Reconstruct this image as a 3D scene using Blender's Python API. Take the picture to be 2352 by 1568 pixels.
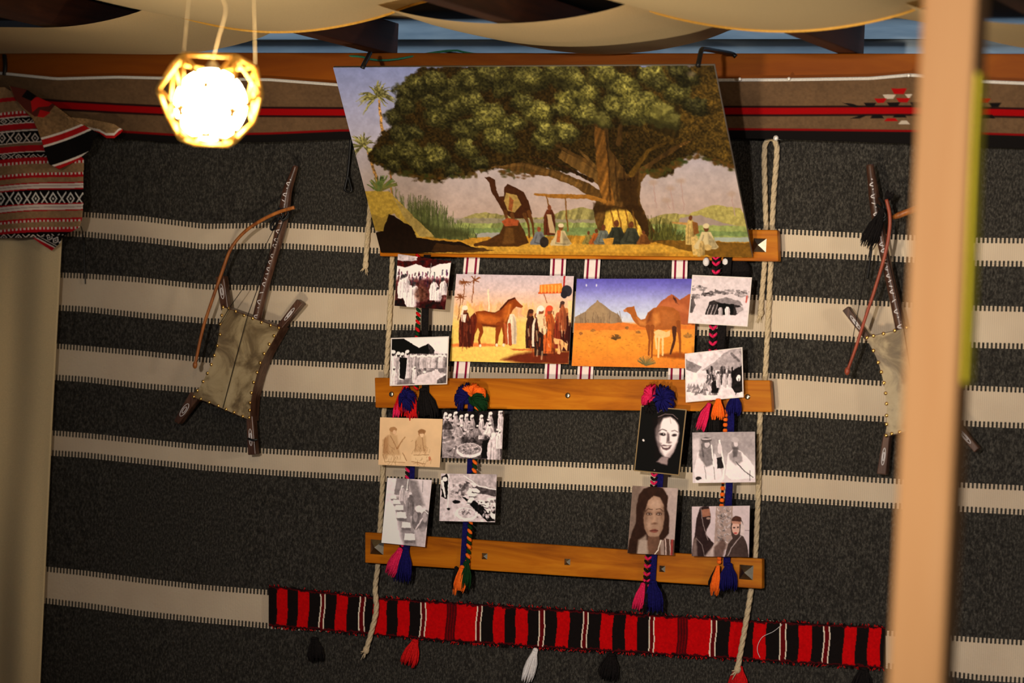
import bpy, math, random
import numpy as np
from mathutils import Matrix, Vector

for o in list(bpy.data.objects):
    bpy.data.objects.remove(o)
scn = bpy.context.scene
col = scn.collection

# ------------------------------------------------------------------ camera
FPX = 2352 * 100 / 36.0
PSI, ROLL, DIST, ZC = math.radians(23.3), 0.045, 7.2, 1.6
F = np.array([-math.sin(PSI), math.cos(PSI), 0.])
Rv = np.array([math.cos(PSI), math.sin(PSI), 0.])
Uv = np.array([0, 0, 1.])
CAM = np.array([0, 0, ZC]) - DIST * F
RX = math.cos(ROLL) * Rv + math.sin(ROLL) * Uv
UX = -math.sin(ROLL) * Rv + math.cos(ROLL) * Uv
cam = bpy.data.cameras.new('camera')
cam.sensor_width = 36; cam.lens = 100
cam.dof.use_dof = True; cam.dof.focus_distance = 7.15; cam.dof.aperture_fstop = 2.4
co = bpy.data.objects.new('camera', cam); col.objects.link(co)
co.matrix_world = Matrix(((RX[0], UX[0], -F[0], CAM[0]), (RX[1], UX[1], -F[1], CAM[1]),
                          (RX[2], UX[2], -F[2], CAM[2]), (0, 0, 0, 1)))
scn.camera = co

# ------------------------------------------------------------------ world, lights, exposure
wd = bpy.data.worlds.new('dusk'); scn.world = wd; wd.use_nodes = True
wd.node_tree.nodes['Background'].inputs[0].default_value = (0.58, 0.74, 1.0, 1)
wd.node_tree.nodes['Background'].inputs[1].default_value = 0.12


def light(name, kind, loc, target, energy, color, size=0.2, spot=None, blend=0.8):
    l = bpy.data.lights.new(name, kind); l.energy = energy; l.color = color
    if kind == 'AREA':
        l.shape = 'DISK'; l.size = size
    else:
        l.shadow_soft_size = size
    if spot:
        l.spot_size = math.radians(spot); l.spot_blend = blend
    o = bpy.data.objects.new(name, l); col.objects.link(o)
    o.location = loc
    d = Vector(target) - Vector(loc)
    o.rotation_euler = d.to_track_quat('-Z', 'Y').to_euler()
    return o


light('tent_lamp', 'SPOT', (1.35, -6.9, 2.30), (0.95, 0, 1.58), 920, (1.0, 0.89, 0.78), 0.10, 44, 1.0)
light('fill_uplight', 'SPOT', (0.3, -2.7, 0.4), (0.3, -0.5, 2.37), 195, (1.0, 0.82, 0.58), 0.15, 62, 0.8)  # added fill from below the view, brightens the underside of the ceiling cloth
light('fill_light_side', 'SPOT', (4.2, -2.3, 2.1), (1.2, -1.2, 1.7), 140, (1.0, 0.85, 0.68), 0.2, 70, 1.0)  # added unseen fill from the right, brightens the yellow strap and stud facets
sk = bpy.data.lights.new('dusk_sky_gap', 'AREA'); sk.shape = 'RECTANGLE'; sk.size = 5.0; sk.size_y = 0.35; sk.energy = 22; sk.color = (0.62, 0.80, 1.0)
sko = bpy.data.objects.new('dusk_sky_gap', sk); col.objects.link(sko); sko.location = (0.2, 0.2, 3.1)
sko.rotation_euler = (Vector((0.2, 0.47, 2.3)) - sko.location).to_track_quat('-Z', 'Y').to_euler()
vs = scn.view_settings
vs.view_transform = 'Standard'; vs.look = 'None'; vs.gamma = 1; vs.use_curve_mapping = False
vs.exposure = 0.0
LF = 0.66          # what a white print sends back under the tent lamp

# ------------------------------------------------------------------ helpers


def W(px, py, d=0.0):
    """point where the line of sight through a photograph pixel meets the plane d metres before the wall"""
    v = F + RX * ((px - 1176) / FPX) + UX * ((784 - py) / FPX)
    return CAM + v * ((-d - CAM[1]) / v[1])


def PJ(p):
    q = p - CAM
    z = q @ F
    return 1176 + FPX * (q @ RX) / z, 784 - FPX * (q @ UX) / z


def lin(c):
    c = np.asarray(c, float) / 255.0
    return np.where(c <= 0.04045, c / 12.92, ((c + 0.055) / 1.055) ** 2.4)


def S(r, g, b):
    v = lin((r, g, b)); return (float(v[0]), float(v[1]), float(v[2]), 1.0)


def tag(o, label, cat=None, group=None, kind=None):
    if label: o['label'] = label
    if cat: o['category'] = cat
    if group: o['group'] = group
    if kind: o['kind'] = kind
    return o


def empty(name, loc):
    o = bpy.data.objects.new(name, None); col.objects.link(o)
    o.empty_display_size = 0.05; o.location = Vector([float(x) for x in loc]); return o


def ploc(p):
    return np.array(p.location) if p is not None else np.zeros(3)


def wloc(p):
    a = np.zeros(3)
    while p is not None:
        a += np.array(p.location); p = p.parent
    return a


class MB:
    def __init__(s):
        s.v = []; s.f = []; s.n = 0

    def add(s, v, f):
        v = np.asarray(v, float)
        s.v.append(v); s.f += [tuple(i + s.n for i in q) for q in f]; s.n += len(v)

    def hexa(s, c):     # 8 corners: back 4 then front 4
        s.add(c, [(0, 1, 2, 3), (7, 6, 5, 4), (0, 4, 5, 1), (1, 5, 6, 2), (2, 6, 7, 3), (3, 7, 4, 0)])

    def box(s, lo, hi):
        x0, y0, z0 = lo; x1, y1, z1 = hi
        s.hexa([(x0, y0, z0), (x0, y1, z0), (x1, y1, z0), (x1, y0, z0), (x0, y0, z1), (x0, y1, z1), (x1, y1, z1), (x1, y0, z1)])

    def tube(s, pts, r, n=8, cap=True, squash=1.0, normal=None):
        pts = np.asarray(pts, float); m = len(pts)
        r = np.broadcast_to(np.asarray(r, float), (m,))
        T = np.gradient(pts, axis=0); T /= np.linalg.norm(T, axis=1)[:, None] + 1e-12
        if normal is None:
            normal = np.array([0, -1., 0]) if abs(T[0][1]) < 0.9 else np.array([1., 0, 0])
        nn = np.asarray(normal, float)
        vs_ = []
        for i in range(m):
            nn = nn - T[i] * (nn @ T[i]); nn = nn / (np.linalg.norm(nn) + 1e-12)
            b = np.cross(T[i], nn)
            for k in range(n):
                a = 2 * math.pi * k / n
                vs_.append(pts[i] + r[i] * (math.cos(a) * nn * squash + math.sin(a) * b))
        f = []
        for i in range(m - 1):
            for k in range(n):
                f.append((i * n + k, i * n + (k + 1) % n, (i + 1) * n + (k + 1) % n, (i + 1) * n + k))
        if cap:
            f.append(tuple(range(n))[::-1]); f.append(tuple(range((m - 1) * n, m * n)))
        s.add(vs_, f)

    def blob(s, c, ax, n=8, m=5):    # ellipsoid, ax = three half-axis vectors
        c = np.asarray(c, float); ax = np.asarray(ax, float)
        v = [c + ax[2]]
        for i in range(1, m):
            t = math.pi * i / m
            for k in range(n):
                a = 2 * math.pi * k / n
                v.append(c + ax[0] * math.sin(t) * math.cos(a) + ax[1] * math.sin(t) * math.sin(a) + ax[2] * math.cos(t))
        v.append(c - ax[2]); f = []
        for k in range(n):
            f.append((0, 1 + k, 1 + (k + 1) % n))
            f.append((len(v) - 1, 1 + (m - 2) * n + (k + 1) % n, 1 + (m - 2) * n + k))
        for i in range(m - 2):
            for k in range(n):
                a = 1 + i * n + k; b = 1 + i * n + (k + 1) % n
                f.append((a, a + n, b + n, b))
        s.add(v, f)

    def strip(s, L, Rr, th):       # ribbon between two edges, th towards the room
        L = np.asarray(L, float); Rr = np.asarray(Rr, float); m = len(L)
        o = np.array([0, -th, 0.])
        v = np.concatenate([L, Rr, L + o, Rr + o]); f = []
        for i in range(m - 1):
            f += [(i, i + m, i + m + 1, i + 1), (2 * m + i, 2 * m + i + 1, 3 * m + i + 1, 3 * m + i),
                  (i, i + 1, 2 * m + i + 1, 2 * m + i), (m + i, 3 * m + i, 3 * m + i + 1, m + i + 1)]
        f += [(0, 2 * m, 3 * m, m), (m - 1, 2 * m - 1, 4 * m - 1, 3 * m - 1)]
        s.add(v, f)

    def build(s, name, mat, parent=None, smooth=False, bevel=0, uv=None):
        v = np.concatenate(s.v) if s.v else np.zeros((0, 3))
        return mesh_obj(name, v, s.f, mat, parent, smooth, bevel)


def mesh_obj(name, v, f, mat, parent=None, smooth=False, bevel=0, cols=None, uv=None, quads=None):
    v = np.asarray(v, float)
    c = (v.min(0) + v.max(0)) / 2
    me = bpy.data.meshes.new(name)
    if quads is not None:
        q = np.asarray(quads, np.int32)
        me.vertices.add(len(v)); me.vertices.foreach_set('co', (v - c).astype(np.float32).ravel())
        me.loops.add(q.size); me.loops.foreach_set('vertex_index', q.ravel())
        me.polygons.add(len(q))
        me.polygons.foreach_set('loop_start', np.arange(0, q.size, 4, dtype=np.int32))
        me.polygons.foreach_set('loop_total', np.full(len(q), 4, np.int32))
        me.update(calc_edges=True)
    else:
        me.from_pydata([tuple(p) for p in (v - c)], [], f)
    if cols is not None:
        a = me.color_attributes.new('paint', 'FLOAT_COLOR', 'POINT')
        rgba = np.ones((len(v), 4), np.float32); rgba[:, :3] = cols
        a.data.foreach_set('color', rgba.ravel())
    if uv is not None:
        ul = me.uv_layers.new(name='map')
        idx = np.empty(len(me.loops), np.int32); me.loops.foreach_get('vertex_index', idx)
        ul.data.foreach_set('uv', np.asarray(uv, np.float32)[idx].ravel())
    me.materials.append(mat)
    if smooth:
        me.polygons.foreach_set('use_smooth', np.ones(len(me.polygons), bool))
    me.validate()
    o = bpy.data.objects.new(name, me); col.objects.link(o)
    o.parent = parent; o.location = Vector([float(x) for x in (c - wloc(parent))])
    if bevel:
        b = o.modifiers.new('edge', 'BEVEL'); b.width = bevel; b.segments = 2; b.limit_method = 'ANGLE'
    return o


def copy_as(o, parent, at):
    c = o.copy(); col.objects.link(c); c.parent = parent
    c.location = Vector([float(x) for x in (np.asarray(at) - wloc(parent))]); return c


def smooth_path(pts, n):
    pts = np.asarray(pts, float); m = len(pts)
    out = []
    seg = np.linalg.norm(np.diff(pts, axis=0), axis=1); t = np.concatenate([[0], np.cumsum(seg)])
    for u in np.linspace(0, t[-1], n):
        i = min(max(np.searchsorted(t, u) - 1, 0), m - 2)
        k = (u - t[i]) / (seg[i] + 1e-12)
        p0 = pts[max(i - 1, 0)]; p1 = pts[i]; p2 = pts[i + 1]; p3 = pts[min(i + 2, m - 1)]
        out.append(0.5 * ((2 * p1) + (-p0 + p2) * k + (2 * p0 - 5 * p1 + 4 * p2 - p3) * k * k + (-p0 + 3 * p1 - 3 * p2 + p3) * k ** 3))
    return np.array(out)


def WP(pts, d=None):
    return np.array([W(p[0], p[1], p[2] if len(p) > 2 else d) for p in pts])


PX = 1 / 907.0     # metres per photograph pixel at the wall

# ------------------------------------------------------------------ materials


def nmat(name):
    m = bpy.data.materials.new(name); m.use_nodes = True
    nt = m.node_tree
    return m, nt, nt.nodes['Principled BSDF']


def N(nt, kind, **kw):
    n = nt.nodes.new(kind)
    for k, v in kw.items():
        if k in n.inputs: n.inputs[k].default_value = v
        else: setattr(n, k, v)
    return n


def ramp(nt, fac, stops, interp='LINEAR'):
    r = nt.nodes.new('ShaderNodeValToRGB'); r.color_ramp.interpolation = interp
    e = r.color_ramp.elements
    while len(e) < len(stops): e.new(0.5)
    for i, (p, c) in enumerate(stops):
        e[i].position = p; e[i].color = c
    nt.links.new(fac, r.inputs[0]); return r


def mathn(nt, op, a, b=None):
    n = nt.nodes.new('ShaderNodeMath'); n.operation = op
    for i, x in enumerate((a, b)):
        if x is None: continue
        if isinstance(x, (int, float)): n.inputs[i].default_value = x
        else: nt.links.new(x, n.inputs[i])
    return n.outputs[0]


def mixc(nt, fac, a, b):
    n = nt.nodes.new('ShaderNodeMix'); n.data_type = 'RGBA'
    for i, x in ((0, fac), (6, a), (7, b)):
        if isinstance(x, (int, float)): n.inputs[i].default_value = x
        elif isinstance(x, tuple): n.inputs[i].default_value = x
        else: nt.links.new(x, n.inputs[i])
    return n.outputs[2]


def plain(name, c1, c2=None, scale=60, rough=0.7, metal=0.0, bump=0.0, stretch=(1, 1, 1), spec=0.3, detail=4):
    m, nt, b = nmat(name)
    tc = N(nt, 'ShaderNodeTexCoord'); mp = N(nt, 'ShaderNodeMapping')
    mp.inputs['Scale'].default_value = stretch
    nt.links.new(tc.outputs['Object'], mp.inputs[0])
    no = N(nt, 'ShaderNodeTexNoise', Scale=scale, Detail=detail, Roughness=0.6)
    nt.links.new(mp.outputs[0], no.inputs['Vector'])
    c2 = c2 or c1
    r = ramp(nt, no.outputs['Fac'], [(0.35, c1), (0.68, c2)])
    nt.links.new(r.outputs[0], b.inputs['Base Color'])
    b.inputs['Roughness'].default_value = rough; b.inputs['Metallic'].default_value = metal
    b.inputs['Specular IOR Level'].default_value = spec
    if bump:
        bp = N(nt, 'ShaderNodeBump', Strength=bump, Distance=0.002)
        nt.links.new(no.outputs['Fac'], bp.inputs['Height']); nt.links.new(bp.outputs[0], b.inputs['Normal'])
    return m


def wood(name, c1, c2, c3, scale=1.0, rough=0.35, axis=0, spec=0.4):
    m, nt, b = nmat(name)
    tc = N(nt, 'ShaderNodeTexCoord'); mp = N(nt, 'ShaderNodeMapping')
    st = [14, 14, 14]; st[axis] = 1.3
    mp.inputs['Scale'].default_value = [x * scale for x in st]
    nt.links.new(tc.outputs['Object'], mp.inputs[0])
    n1 = N(nt, 'ShaderNodeTexNoise', Scale=2.2, Detail=7, Roughness=0.62, Distortion=0.9)
    n2 = N(nt, 'ShaderNodeTexNoise', Scale=0.5, Detail=3)
    nt.links.new(mp.outputs[0], n1.inputs['Vector']); nt.links.new(mp.outputs[0], n2.inputs['Vector'])
    r = ramp(nt, n1.outputs['Fac'], [(0.28, c1), (0.5, c2), (0.72, c3)])
    r2 = ramp(nt, n2.outputs['Fac'], [(0.3, (0.55, 0.55, 0.55, 1)), (0.7, (1.15, 1.15, 1.15, 1))])
    mx = N(nt, 'ShaderNodeMix', data_type='RGBA', blend_type='MULTIPLY'); mx.inputs[0].default_value = 0.8
    nt.links.new(r.outputs[0], mx.inputs[6]); nt.links.new(r2.outputs[0], mx.inputs[7])
    nt.links.new(mx.outputs[2], b.inputs['Base Color'])
    b.inputs['Roughness'].default_value = rough; b.inputs['Specular IOR Level'].default_value = spec
    bp = N(nt, 'ShaderNodeBump', Strength=0.12, Distance=0.001)
    nt.links.new(n1.outputs['Fac'], bp.inputs['Height']); nt.links.new(bp.outputs[0], b.inputs['Normal'])
    return m


def painted(name, rough=0.45, spec=0.35, bump=0.0, bscale=500):
    m, nt, b = nmat(name)
    a = N(nt, 'ShaderNodeVertexColor'); a.layer_name = 'paint'
    nt.links.new(a.outputs[0], b.inputs['Base Color'])
    b.inputs['Roughness'].default_value = rough; b.inputs['Specular IOR Level'].default_value = spec
    if bump:
        tc = N(nt, 'ShaderNodeTexCoord')
        no = N(nt, 'ShaderNodeTexNoise', Scale=bscale, Detail=2)
        nt.links.new(tc.outputs['Object'], no.inputs['Vector'])
        bp = N(nt, 'ShaderNodeBump', Strength=bump, Distance=0.002)
        nt.links.new(no.outputs['Fac'], bp.inputs['Height']); nt.links.new(bp.outputs[0], b.inputs['Normal'])
    return m


def g(v): return (v, v, v, 1)


M = {}
M['print'] = painted('photo_paper', 0.6, 0.06)
M['board'] = painted('printed_board', 0.6, 0.06)
M['cloth'] = painted('woven_wool', 0.95, 0.05, 0.5, 600)
M['plank'] = wood('orange_varnished_pine', S(132, 62, 2), S(184, 104, 7), S(210, 134, 24), 0.8, 0.38, spec=0.2)
M['beam'] = wood('orange_beam', S(112, 52, 4), S(130, 66, 5), S(146, 80, 7), 0.5, 0.6, spec=0.15)
M['rafter'] = wood('dark_rafter', S(38, 14, 6), S(62, 26, 12), S(84, 44, 24), 1.0, 0.6, axis=1)
M['post'] = wood('pale_timber', S(205, 148, 92), S(211, 156, 100), S(216, 162, 107), 0.4, 0.6, axis=2, spec=0.2)
M['rebab'] = wood('dark_carved_wood', S(42, 23, 15), S(76, 48, 35), S(108, 80, 62), 3.0, 0.35, axis=2)
M['bow'] = wood('bow_wood', S(120, 60, 20), S(158, 92, 38), S(180, 112, 50), 3.0, 0.4, axis=2)
M['bow_red'] = wood('red_bow_wood', S(120, 46, 28), S(150, 66, 44), S(164, 84, 58), 3.0, 0.4, axis=2)
M['inlay'] = plain('white_inlay', S(225, 220, 222), rough=0.4)
M['brass'] = plain('brass', S(226, 176, 96), S(240, 200, 120), rough=0.25, metal=1.0)
M['steel'] = plain('steel', S(150, 144, 130), S(176, 168, 150), rough=0.32, metal=1.0)
M['bright'] = plain('bright_metal', S(226, 222, 216), S(238, 234, 228), rough=0.3, metal=0.3, spec=0.6)
M['pewter'] = plain('pewter', S(150, 140, 120), S(190, 180, 160), rough=0.3, metal=1.0)
M['black'] = plain('black_yarn', S(14, 12, 13), S(30, 26, 26), 300, 0.9, bump=0.4, spec=0.1)
M['plastic'] = plain('black_plastic', S(12, 12, 13), S(22, 22, 24), rough=0.4)
M['pink'] = plain('pink_yarn', S(200, 22, 70), S(236, 48, 104), 300, 0.9, bump=0.4, spec=0.1)
M['orange'] = plain('orange_yarn', S(236, 92, 20), S(250, 122, 40), 300, 0.9, bump=0.4, spec=0.1)
M['red'] = plain('red_yarn', S(180, 14, 20), S(222, 30, 30), 300, 0.9, bump=0.4, spec=0.1)
M['navy'] = plain('navy_yarn', S(14, 13, 66), S(27, 24, 100), 300, 0.9, bump=0.4, spec=0.1)
M['green'] = plain('green_yarn', S(11, 42, 19), S(21, 62, 29), 300, 0.9, bump=0.4, spec=0.1)
M['white'] = plain('white_yarn', S(216, 212, 212), S(240, 238, 240), 300, 0.9, bump=0.4, spec=0.1)
M['rope'] = plain('cotton_rope', S(178, 158, 126), S(214, 196, 164), 400, 0.9, bump=0.5, spec=0.1)
M['yellow'] = plain('yellow_webbing', S(232, 212, 40), S(244, 228, 60), 200, 0.7)
M['greencord'] = plain('green_cord', S(30, 96, 72), S(48, 120, 92), 200, 0.6)
M['gold'] = plain('gold_wire', S(214, 164, 70), S(226, 180, 90), 60, 0.35, metal=0.6)
M['roof'] = plain('dark_roof', S(20, 12, 8), S(34, 20, 12), 8, 0.9)
M['floor'] = plain('sandy_floor', S(120, 90, 60), S(150, 118, 82), 5, 0.9)
M['backing'] = plain('backing_board', S(60, 50, 42), S(80, 66, 54), 5, 0.9)
M['siding'] = plain('blue_siding', S(128, 142, 150), S(158, 168, 172), 4, 0.5, stretch=(1, 1, 8))
M['edge'] = plain('hem', S(190, 186, 180), S(214, 210, 204), 300, 0.9)

# wool wall hanging: m = v mod 4 -> 0 dark felt, 1 and 3 tooth rows, 2 white
m, nt, b = nmat('striped_wool')
uvn = N(nt, 'ShaderNodeUVMap'); uvn.uv_map = 'map'
sx = N(nt, 'ShaderNodeSeparateXYZ'); nt.links.new(uvn.outputs[0], sx.inputs[0])
vm = mathn(nt, 'MODULO', sx.outputs[1], 4.0)
tc = N(nt, 'ShaderNodeTexCoord')
mp = N(nt, 'ShaderNodeMapping'); mp.inputs['Scale'].default_value = (1.5, 1, 0.8)
nt.links.new(tc.outputs['Object'], mp.inputs[0])
n1 = N(nt, 'ShaderNodeTexNoise', Scale=150, Detail=5, Roughness=0.75); nt.links.new(mp.outputs[0], n1.inputs['Vector'])
n2 = N(nt, 'ShaderNodeTexNoise', Scale=5, Detail=3); nt.links.new(tc.outputs['Object'], n2.inputs['Vector'])
felt = ramp(nt, n1.outputs['Fac'], [(0.30, S(19, 18, 18)), (0.50, S(48, 46, 43)), (0.72, S(92, 89, 82))])
wh = ramp(nt, n2.outputs['Fac'], [(0.3, S(198, 180, 158)), (0.7, S(214, 198, 174))])
rib = mathn(nt, 'SINE', mathn(nt, 'MULTIPLY', sx.outputs[0], 2 * math.pi / 0.0051))
whr = mixc(nt, mathn(nt, 'MULTIPLY', mathn(nt, 'ADD', rib, 1.0), 0.09), wh.outputs[0], S(150, 132, 112))
tooth = mathn(nt, 'GREATER_THAN', mathn(nt, 'SINE', mathn(nt, 'MULTIPLY', sx.outputs[0], 2 * math.pi / 0.0102)), 0.0)
fr = mathn(nt, 'FRACT', vm)
bead = mathn(nt, 'GREATER_THAN', mathn(nt, 'SINE', mathn(nt, 'MULTIPLY', fr, 2 * math.pi * 2.5)), -0.75)
toothc = mixc(nt, mathn(nt, 'MULTIPLY', tooth, mathn(nt, 'MULTIPLY', mathn(nt, 'ADD', bead, 2.0), 0.333)), felt.outputs[0], whr)
isw = mathn(nt, 'MULTIPLY', mathn(nt, 'GREATER_THAN', vm, 2.0), mathn(nt, 'LESS_THAN', vm, 3.0))
ist = mathn(nt, 'GREATER_THAN', vm, 1.0)
c1 = mixc(nt, ist, felt.outputs[0], toothc)
c2 = mixc(nt, isw, c1, whr)
nt.links.new(c2, b.inputs['Base Color'])
b.inputs['Roughness'].default_value = 0.95; b.inputs['Specular IOR Level'].default_value = 0.05
bp = N(nt, 'ShaderNodeBump', Strength=0.5, Distance=0.003)
nt.links.new(n1.outputs['Fac'], bp.inputs['Height']); nt.links.new(bp.outputs[0], b.inputs['Normal'])
M['wool'] = m

# thin cream cloth
def thin(name, c, tr=0.25):
    m, nt, b = nmat(name)
    tc = N(nt, 'ShaderNodeTexCoord')
    mp = N(nt, 'ShaderNodeMapping'); mp.inputs['Scale'].default_value = (1, 1, 1)
    nt.links.new(tc.outputs['Object'], mp.inputs[0])
    no = N(nt, 'ShaderNodeTexNoise', Scale=400, Detail=2); nt.links.new(mp.outputs[0], no.inputs['Vector'])
    r = ramp(nt, no.outputs['Fac'], [(0.3, tuple(x * 0.88 for x in c[:3]) + (1,)), (0.7, c)])
    nt.links.new(r.outputs[0], b.inputs['Base Color']); b.inputs['Roughness'].default_value = 0.95
    b.inputs['Specular IOR Level'].default_value = 0.05
    t = N(nt, 'ShaderNodeBsdfTranslucent'); nt.links.new(r.outputs[0], t.inputs[0])
    mx = N(nt, 'ShaderNodeMixShader'); mx.inputs[0].default_value = tr
    out = nt.nodes['Material Output']
    nt.links.new(b.outputs[0], mx.inputs[1]); nt.links.new(t.outputs[0], mx.inputs[2]); nt.links.new(mx.outputs[0], out.inputs[0])
    return m


M['cream'] = thin('cream_cotton', S(238, 214, 168), 0.3)
M['hem'] = plain('golden_hem', S(200, 150, 62), S(216, 168, 82), 200, 0.9, spec=0.05)
M['linen'] = thin('beige_linen', S(226, 204, 160), 0.1)
m, nt, b = nmat('skin_parchment')
tc = N(nt, 'ShaderNodeTexCoord')
n1 = N(nt, 'ShaderNodeTexNoise', Scale=11, Detail=6, Roughness=0.62, Distortion=0.8); nt.links.new(tc.outputs['Object'], n1.inputs['Vector'])
r = ramp(nt, n1.outputs['Fac'], [(0.30, S(70, 54, 34)), (0.43, S(112, 94, 64)), (0.54, S(160, 142, 106)), (0.75, S(184, 166, 130))])
nt.links.new(r.outputs[0], b.inputs['Base Color']); b.inputs['Roughness'].default_value = 0.5
M['skin'] = m
m, nt, b = nmat('lit_globe')
b.inputs['Base Color'].default_value = (0.9, 0.85, 0.75, 1)
b.inputs['Emission Color'].default_value = (1.0, 0.80, 0.50, 1); b.inputs['Emission Strength'].default_value = 55.0
M['bulb'] = m

# ------------------------------------------------------------------ painting kit (prints and woven patterns)
_rng = {}


def lattice(seed):
    if seed not in _rng:
        _rng[seed] = np.random.RandomState(seed).rand(256, 256)
    return _rng[seed]


def vnoise(X, Y, sc, seed=1, octv=3):
    out = 0; amp = 1; tot = 0; L = lattice(seed)
    for k in range(octv):
        x = X / sc; y = Y / sc
        xi = np.floor(x).astype(int); yi = np.floor(y).astype(int)
        fx = x - xi; fy = y - yi
        fx = fx * fx * (3 - 2 * fx); fy = fy * fy * (3 - 2 * fy)
        a = L[xi % 256, yi % 256]; b_ = L[(xi + 1) % 256, yi % 256]
        c = L[xi % 256, (yi + 1) % 256]; d = L[(xi + 1) % 256, (yi + 1) % 256]
        out = out + amp * ((a * (1 - fx) + b_ * fx) * (1 - fy) + (c * (1 - fx) + d * fx) * fy)
        tot += amp; amp *= 0.55; sc = sc / 2.1
    return out / tot


class Cv:
    def __init__(s, X, Y):
        s.X, s.Y = X, Y; s.c = np.zeros(X.shape + (3,)); s.w = (0 * X, 0 * Y)

    def warp(s, amp, sc, seed=3):
        s.w = ((vnoise(s.X, s.Y, sc, seed) - 0.5) * 2 * amp, (vnoise(s.X, s.Y, sc, seed + 1) - 0.5) * 2 * amp)

    def nowarp(s): s.w = (0 * s.X, 0 * s.Y)

    def vg(s, stops):
        ys = [p[0] for p in stops]; cs = np.array([p[1] for p in stops], float)
        for k in range(3): s.c[..., k] = np.interp(s.Y, ys, cs[:, k])

    def sub(s, x0, y0, x1, y1):
        p = 14
        m = (s.X > x0 - p) & (s.X < x1 + p) & (s.Y > y0 - p) & (s.Y < y1 + p)
        r = np.where(m.any(1))[0]; c = np.where(m.any(0))[0]
        if len(r) == 0: return None
        return slice(r[0], r[-1] + 1), slice(c[0], c[-1] + 1)

    def put(s, sl, m, colr, a=1.0):
        m = np.clip(m, 0, 1)[..., None] * a
        s.c[sl] = s.c[sl] * (1 - m) + np.asarray(colr, float) * m

    def poly(s, pts, colr, a=1.0, soft=1.2):
        p = np.asarray(pts, float)
        sl = s.sub(p[:, 0].min(), p[:, 1].min(), p[:, 0].max(), p[:, 1].max())
        if sl is None: return
        X = s.X[sl] + s.w[0][sl]; Y = s.Y[sl] + s.w[1][sl]
        ins = np.zeros(X.shape, bool); dm = np.full(X.shape, 1e9)
        n = len(p)
        for i in range(n):
            x0, y0 = p[i]; x1, y1 = p[(i + 1) % n]
            c = ((y0 > Y) != (y1 > Y)) & (X < (x1 - x0) * (Y - y0) / ((y1 - y0) or 1e-9) + x0)
            ins ^= c
            dx, dy = x1 - x0, y1 - y0; L = dx * dx + dy * dy + 1e-9
            t = np.clip(((X - x0) * dx + (Y - y0) * dy) / L, 0, 1)
            dm = np.minimum(dm, (X - x0 - t * dx) ** 2 + (Y - y0 - t * dy) ** 2)
        sd = np.sqrt(dm) * np.where(ins, 1, -1)
        s.put(sl, 0.5 + sd / soft, colr, a)

    def ell(s, cx, cy, rx, ry, colr, rot=0, a=1.0, soft=1.2):
        R_ = max(rx, ry); sl = s.sub(cx - R_, cy - R_, cx + R_, cy + R_)
        if sl is None: return
        X = s.X[sl] + s.w[0][sl] - cx; Y = s.Y[sl] + s.w[1][sl] - cy
        c, q = math.cos(rot), math.sin(rot)
        x = X * c + Y * q; y = -X * q + Y * c
        k = np.sqrt((x / rx) ** 2 + (y / ry) ** 2)
        s.put(sl, 0.5 + (1 - k) * min(rx, ry) / soft, colr, a)

    def line(s, pts, w, colr, a=1.0, soft=1.2):
        p = np.asarray(pts, float); ws = np.broadcast_to(np.asarray(w, float), (len(p),))
        sl = s.sub(p[:, 0].min() - ws.max(), p[:, 1].min() - ws.max(), p[:, 0].max() + ws.max(), p[:, 1].max() + ws.max())
        if sl is None: return
        X = s.X[sl] + s.w[0][sl]; Y = s.Y[sl] + s.w[1][sl]
        best = np.full(X.shape, -1e9)
        for i in range(len(p) - 1):
            x0, y0 = p[i]; x1, y1 = p[i + 1]; dx, dy = x1 - x0, y1 - y0; L = dx * dx + dy * dy + 1e-9
            t = np.clip(((X - x0) * dx + (Y - y0) * dy) / L, 0, 1)
            best = np.maximum(best, (ws[i] * (1 - t) + ws[i + 1] * t) / 2 - np.hypot(X - x0 - t * dx, Y - y0 - t * dy))
        s.put(sl, 0.5 + best / soft, colr, a)

    def grain(s, amp, sc, seed=5, octv=3):
        s.c *= (1 + (vnoise(s.X, s.Y, sc, seed, octv) - 0.5) * 2 * amp)[..., None]

    def robe(s, x, y, h, colr, head=None, w=0.34, cap=None):     # standing robed figure, feet at (x, y)
        t = h * w / 2; colr = np.asarray(colr, float)
        s.poly([(x - t * 0.45, y - h * 0.82), (x + t * 0.45, y - h * 0.82), (x + t * 0.9, y - h * 0.62), (x + t, y - h * 0.3), (x + t * 0.9, y), (x - t * 0.95, y), (x - t, y - h * 0.35), (x - t * 0.9, y - h * 0.62)], colr)
        s.poly([(x + t * 0.25, y - h * 0.8), (x + t * 0.9, y - h * 0.6), (x + t, y - h * 0.3), (x + t * 0.9, y), (x + t * 0.3, y)], colr * 0.55, 0.6, max(2.0, t * 0.5))
        s.line([(x - t * 0.35, y - h * 0.66), (x - t * 0.5, y - h * 0.05)], max(1.2, t * 0.22), colr * 0.5, 0.45)
        s.line([(x + t * 0.02, y - h * 0.5), (x - t * 0.05, y)], max(1.0, t * 0.16), colr * 0.5, 0.4)
        if head is not None: s.ell(x, y - h * 0.885, h * 0.06, h * 0.085, head)
        if cap is not None:
            s.ell(x, y - h * 0.93, h * 0.07, h * 0.058, cap)
            s.line([(x - h * 0.05, y - h * 0.92), (x - h * 0.075, y - h * 0.78)], h * 0.05, cap, 0.9)

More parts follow.
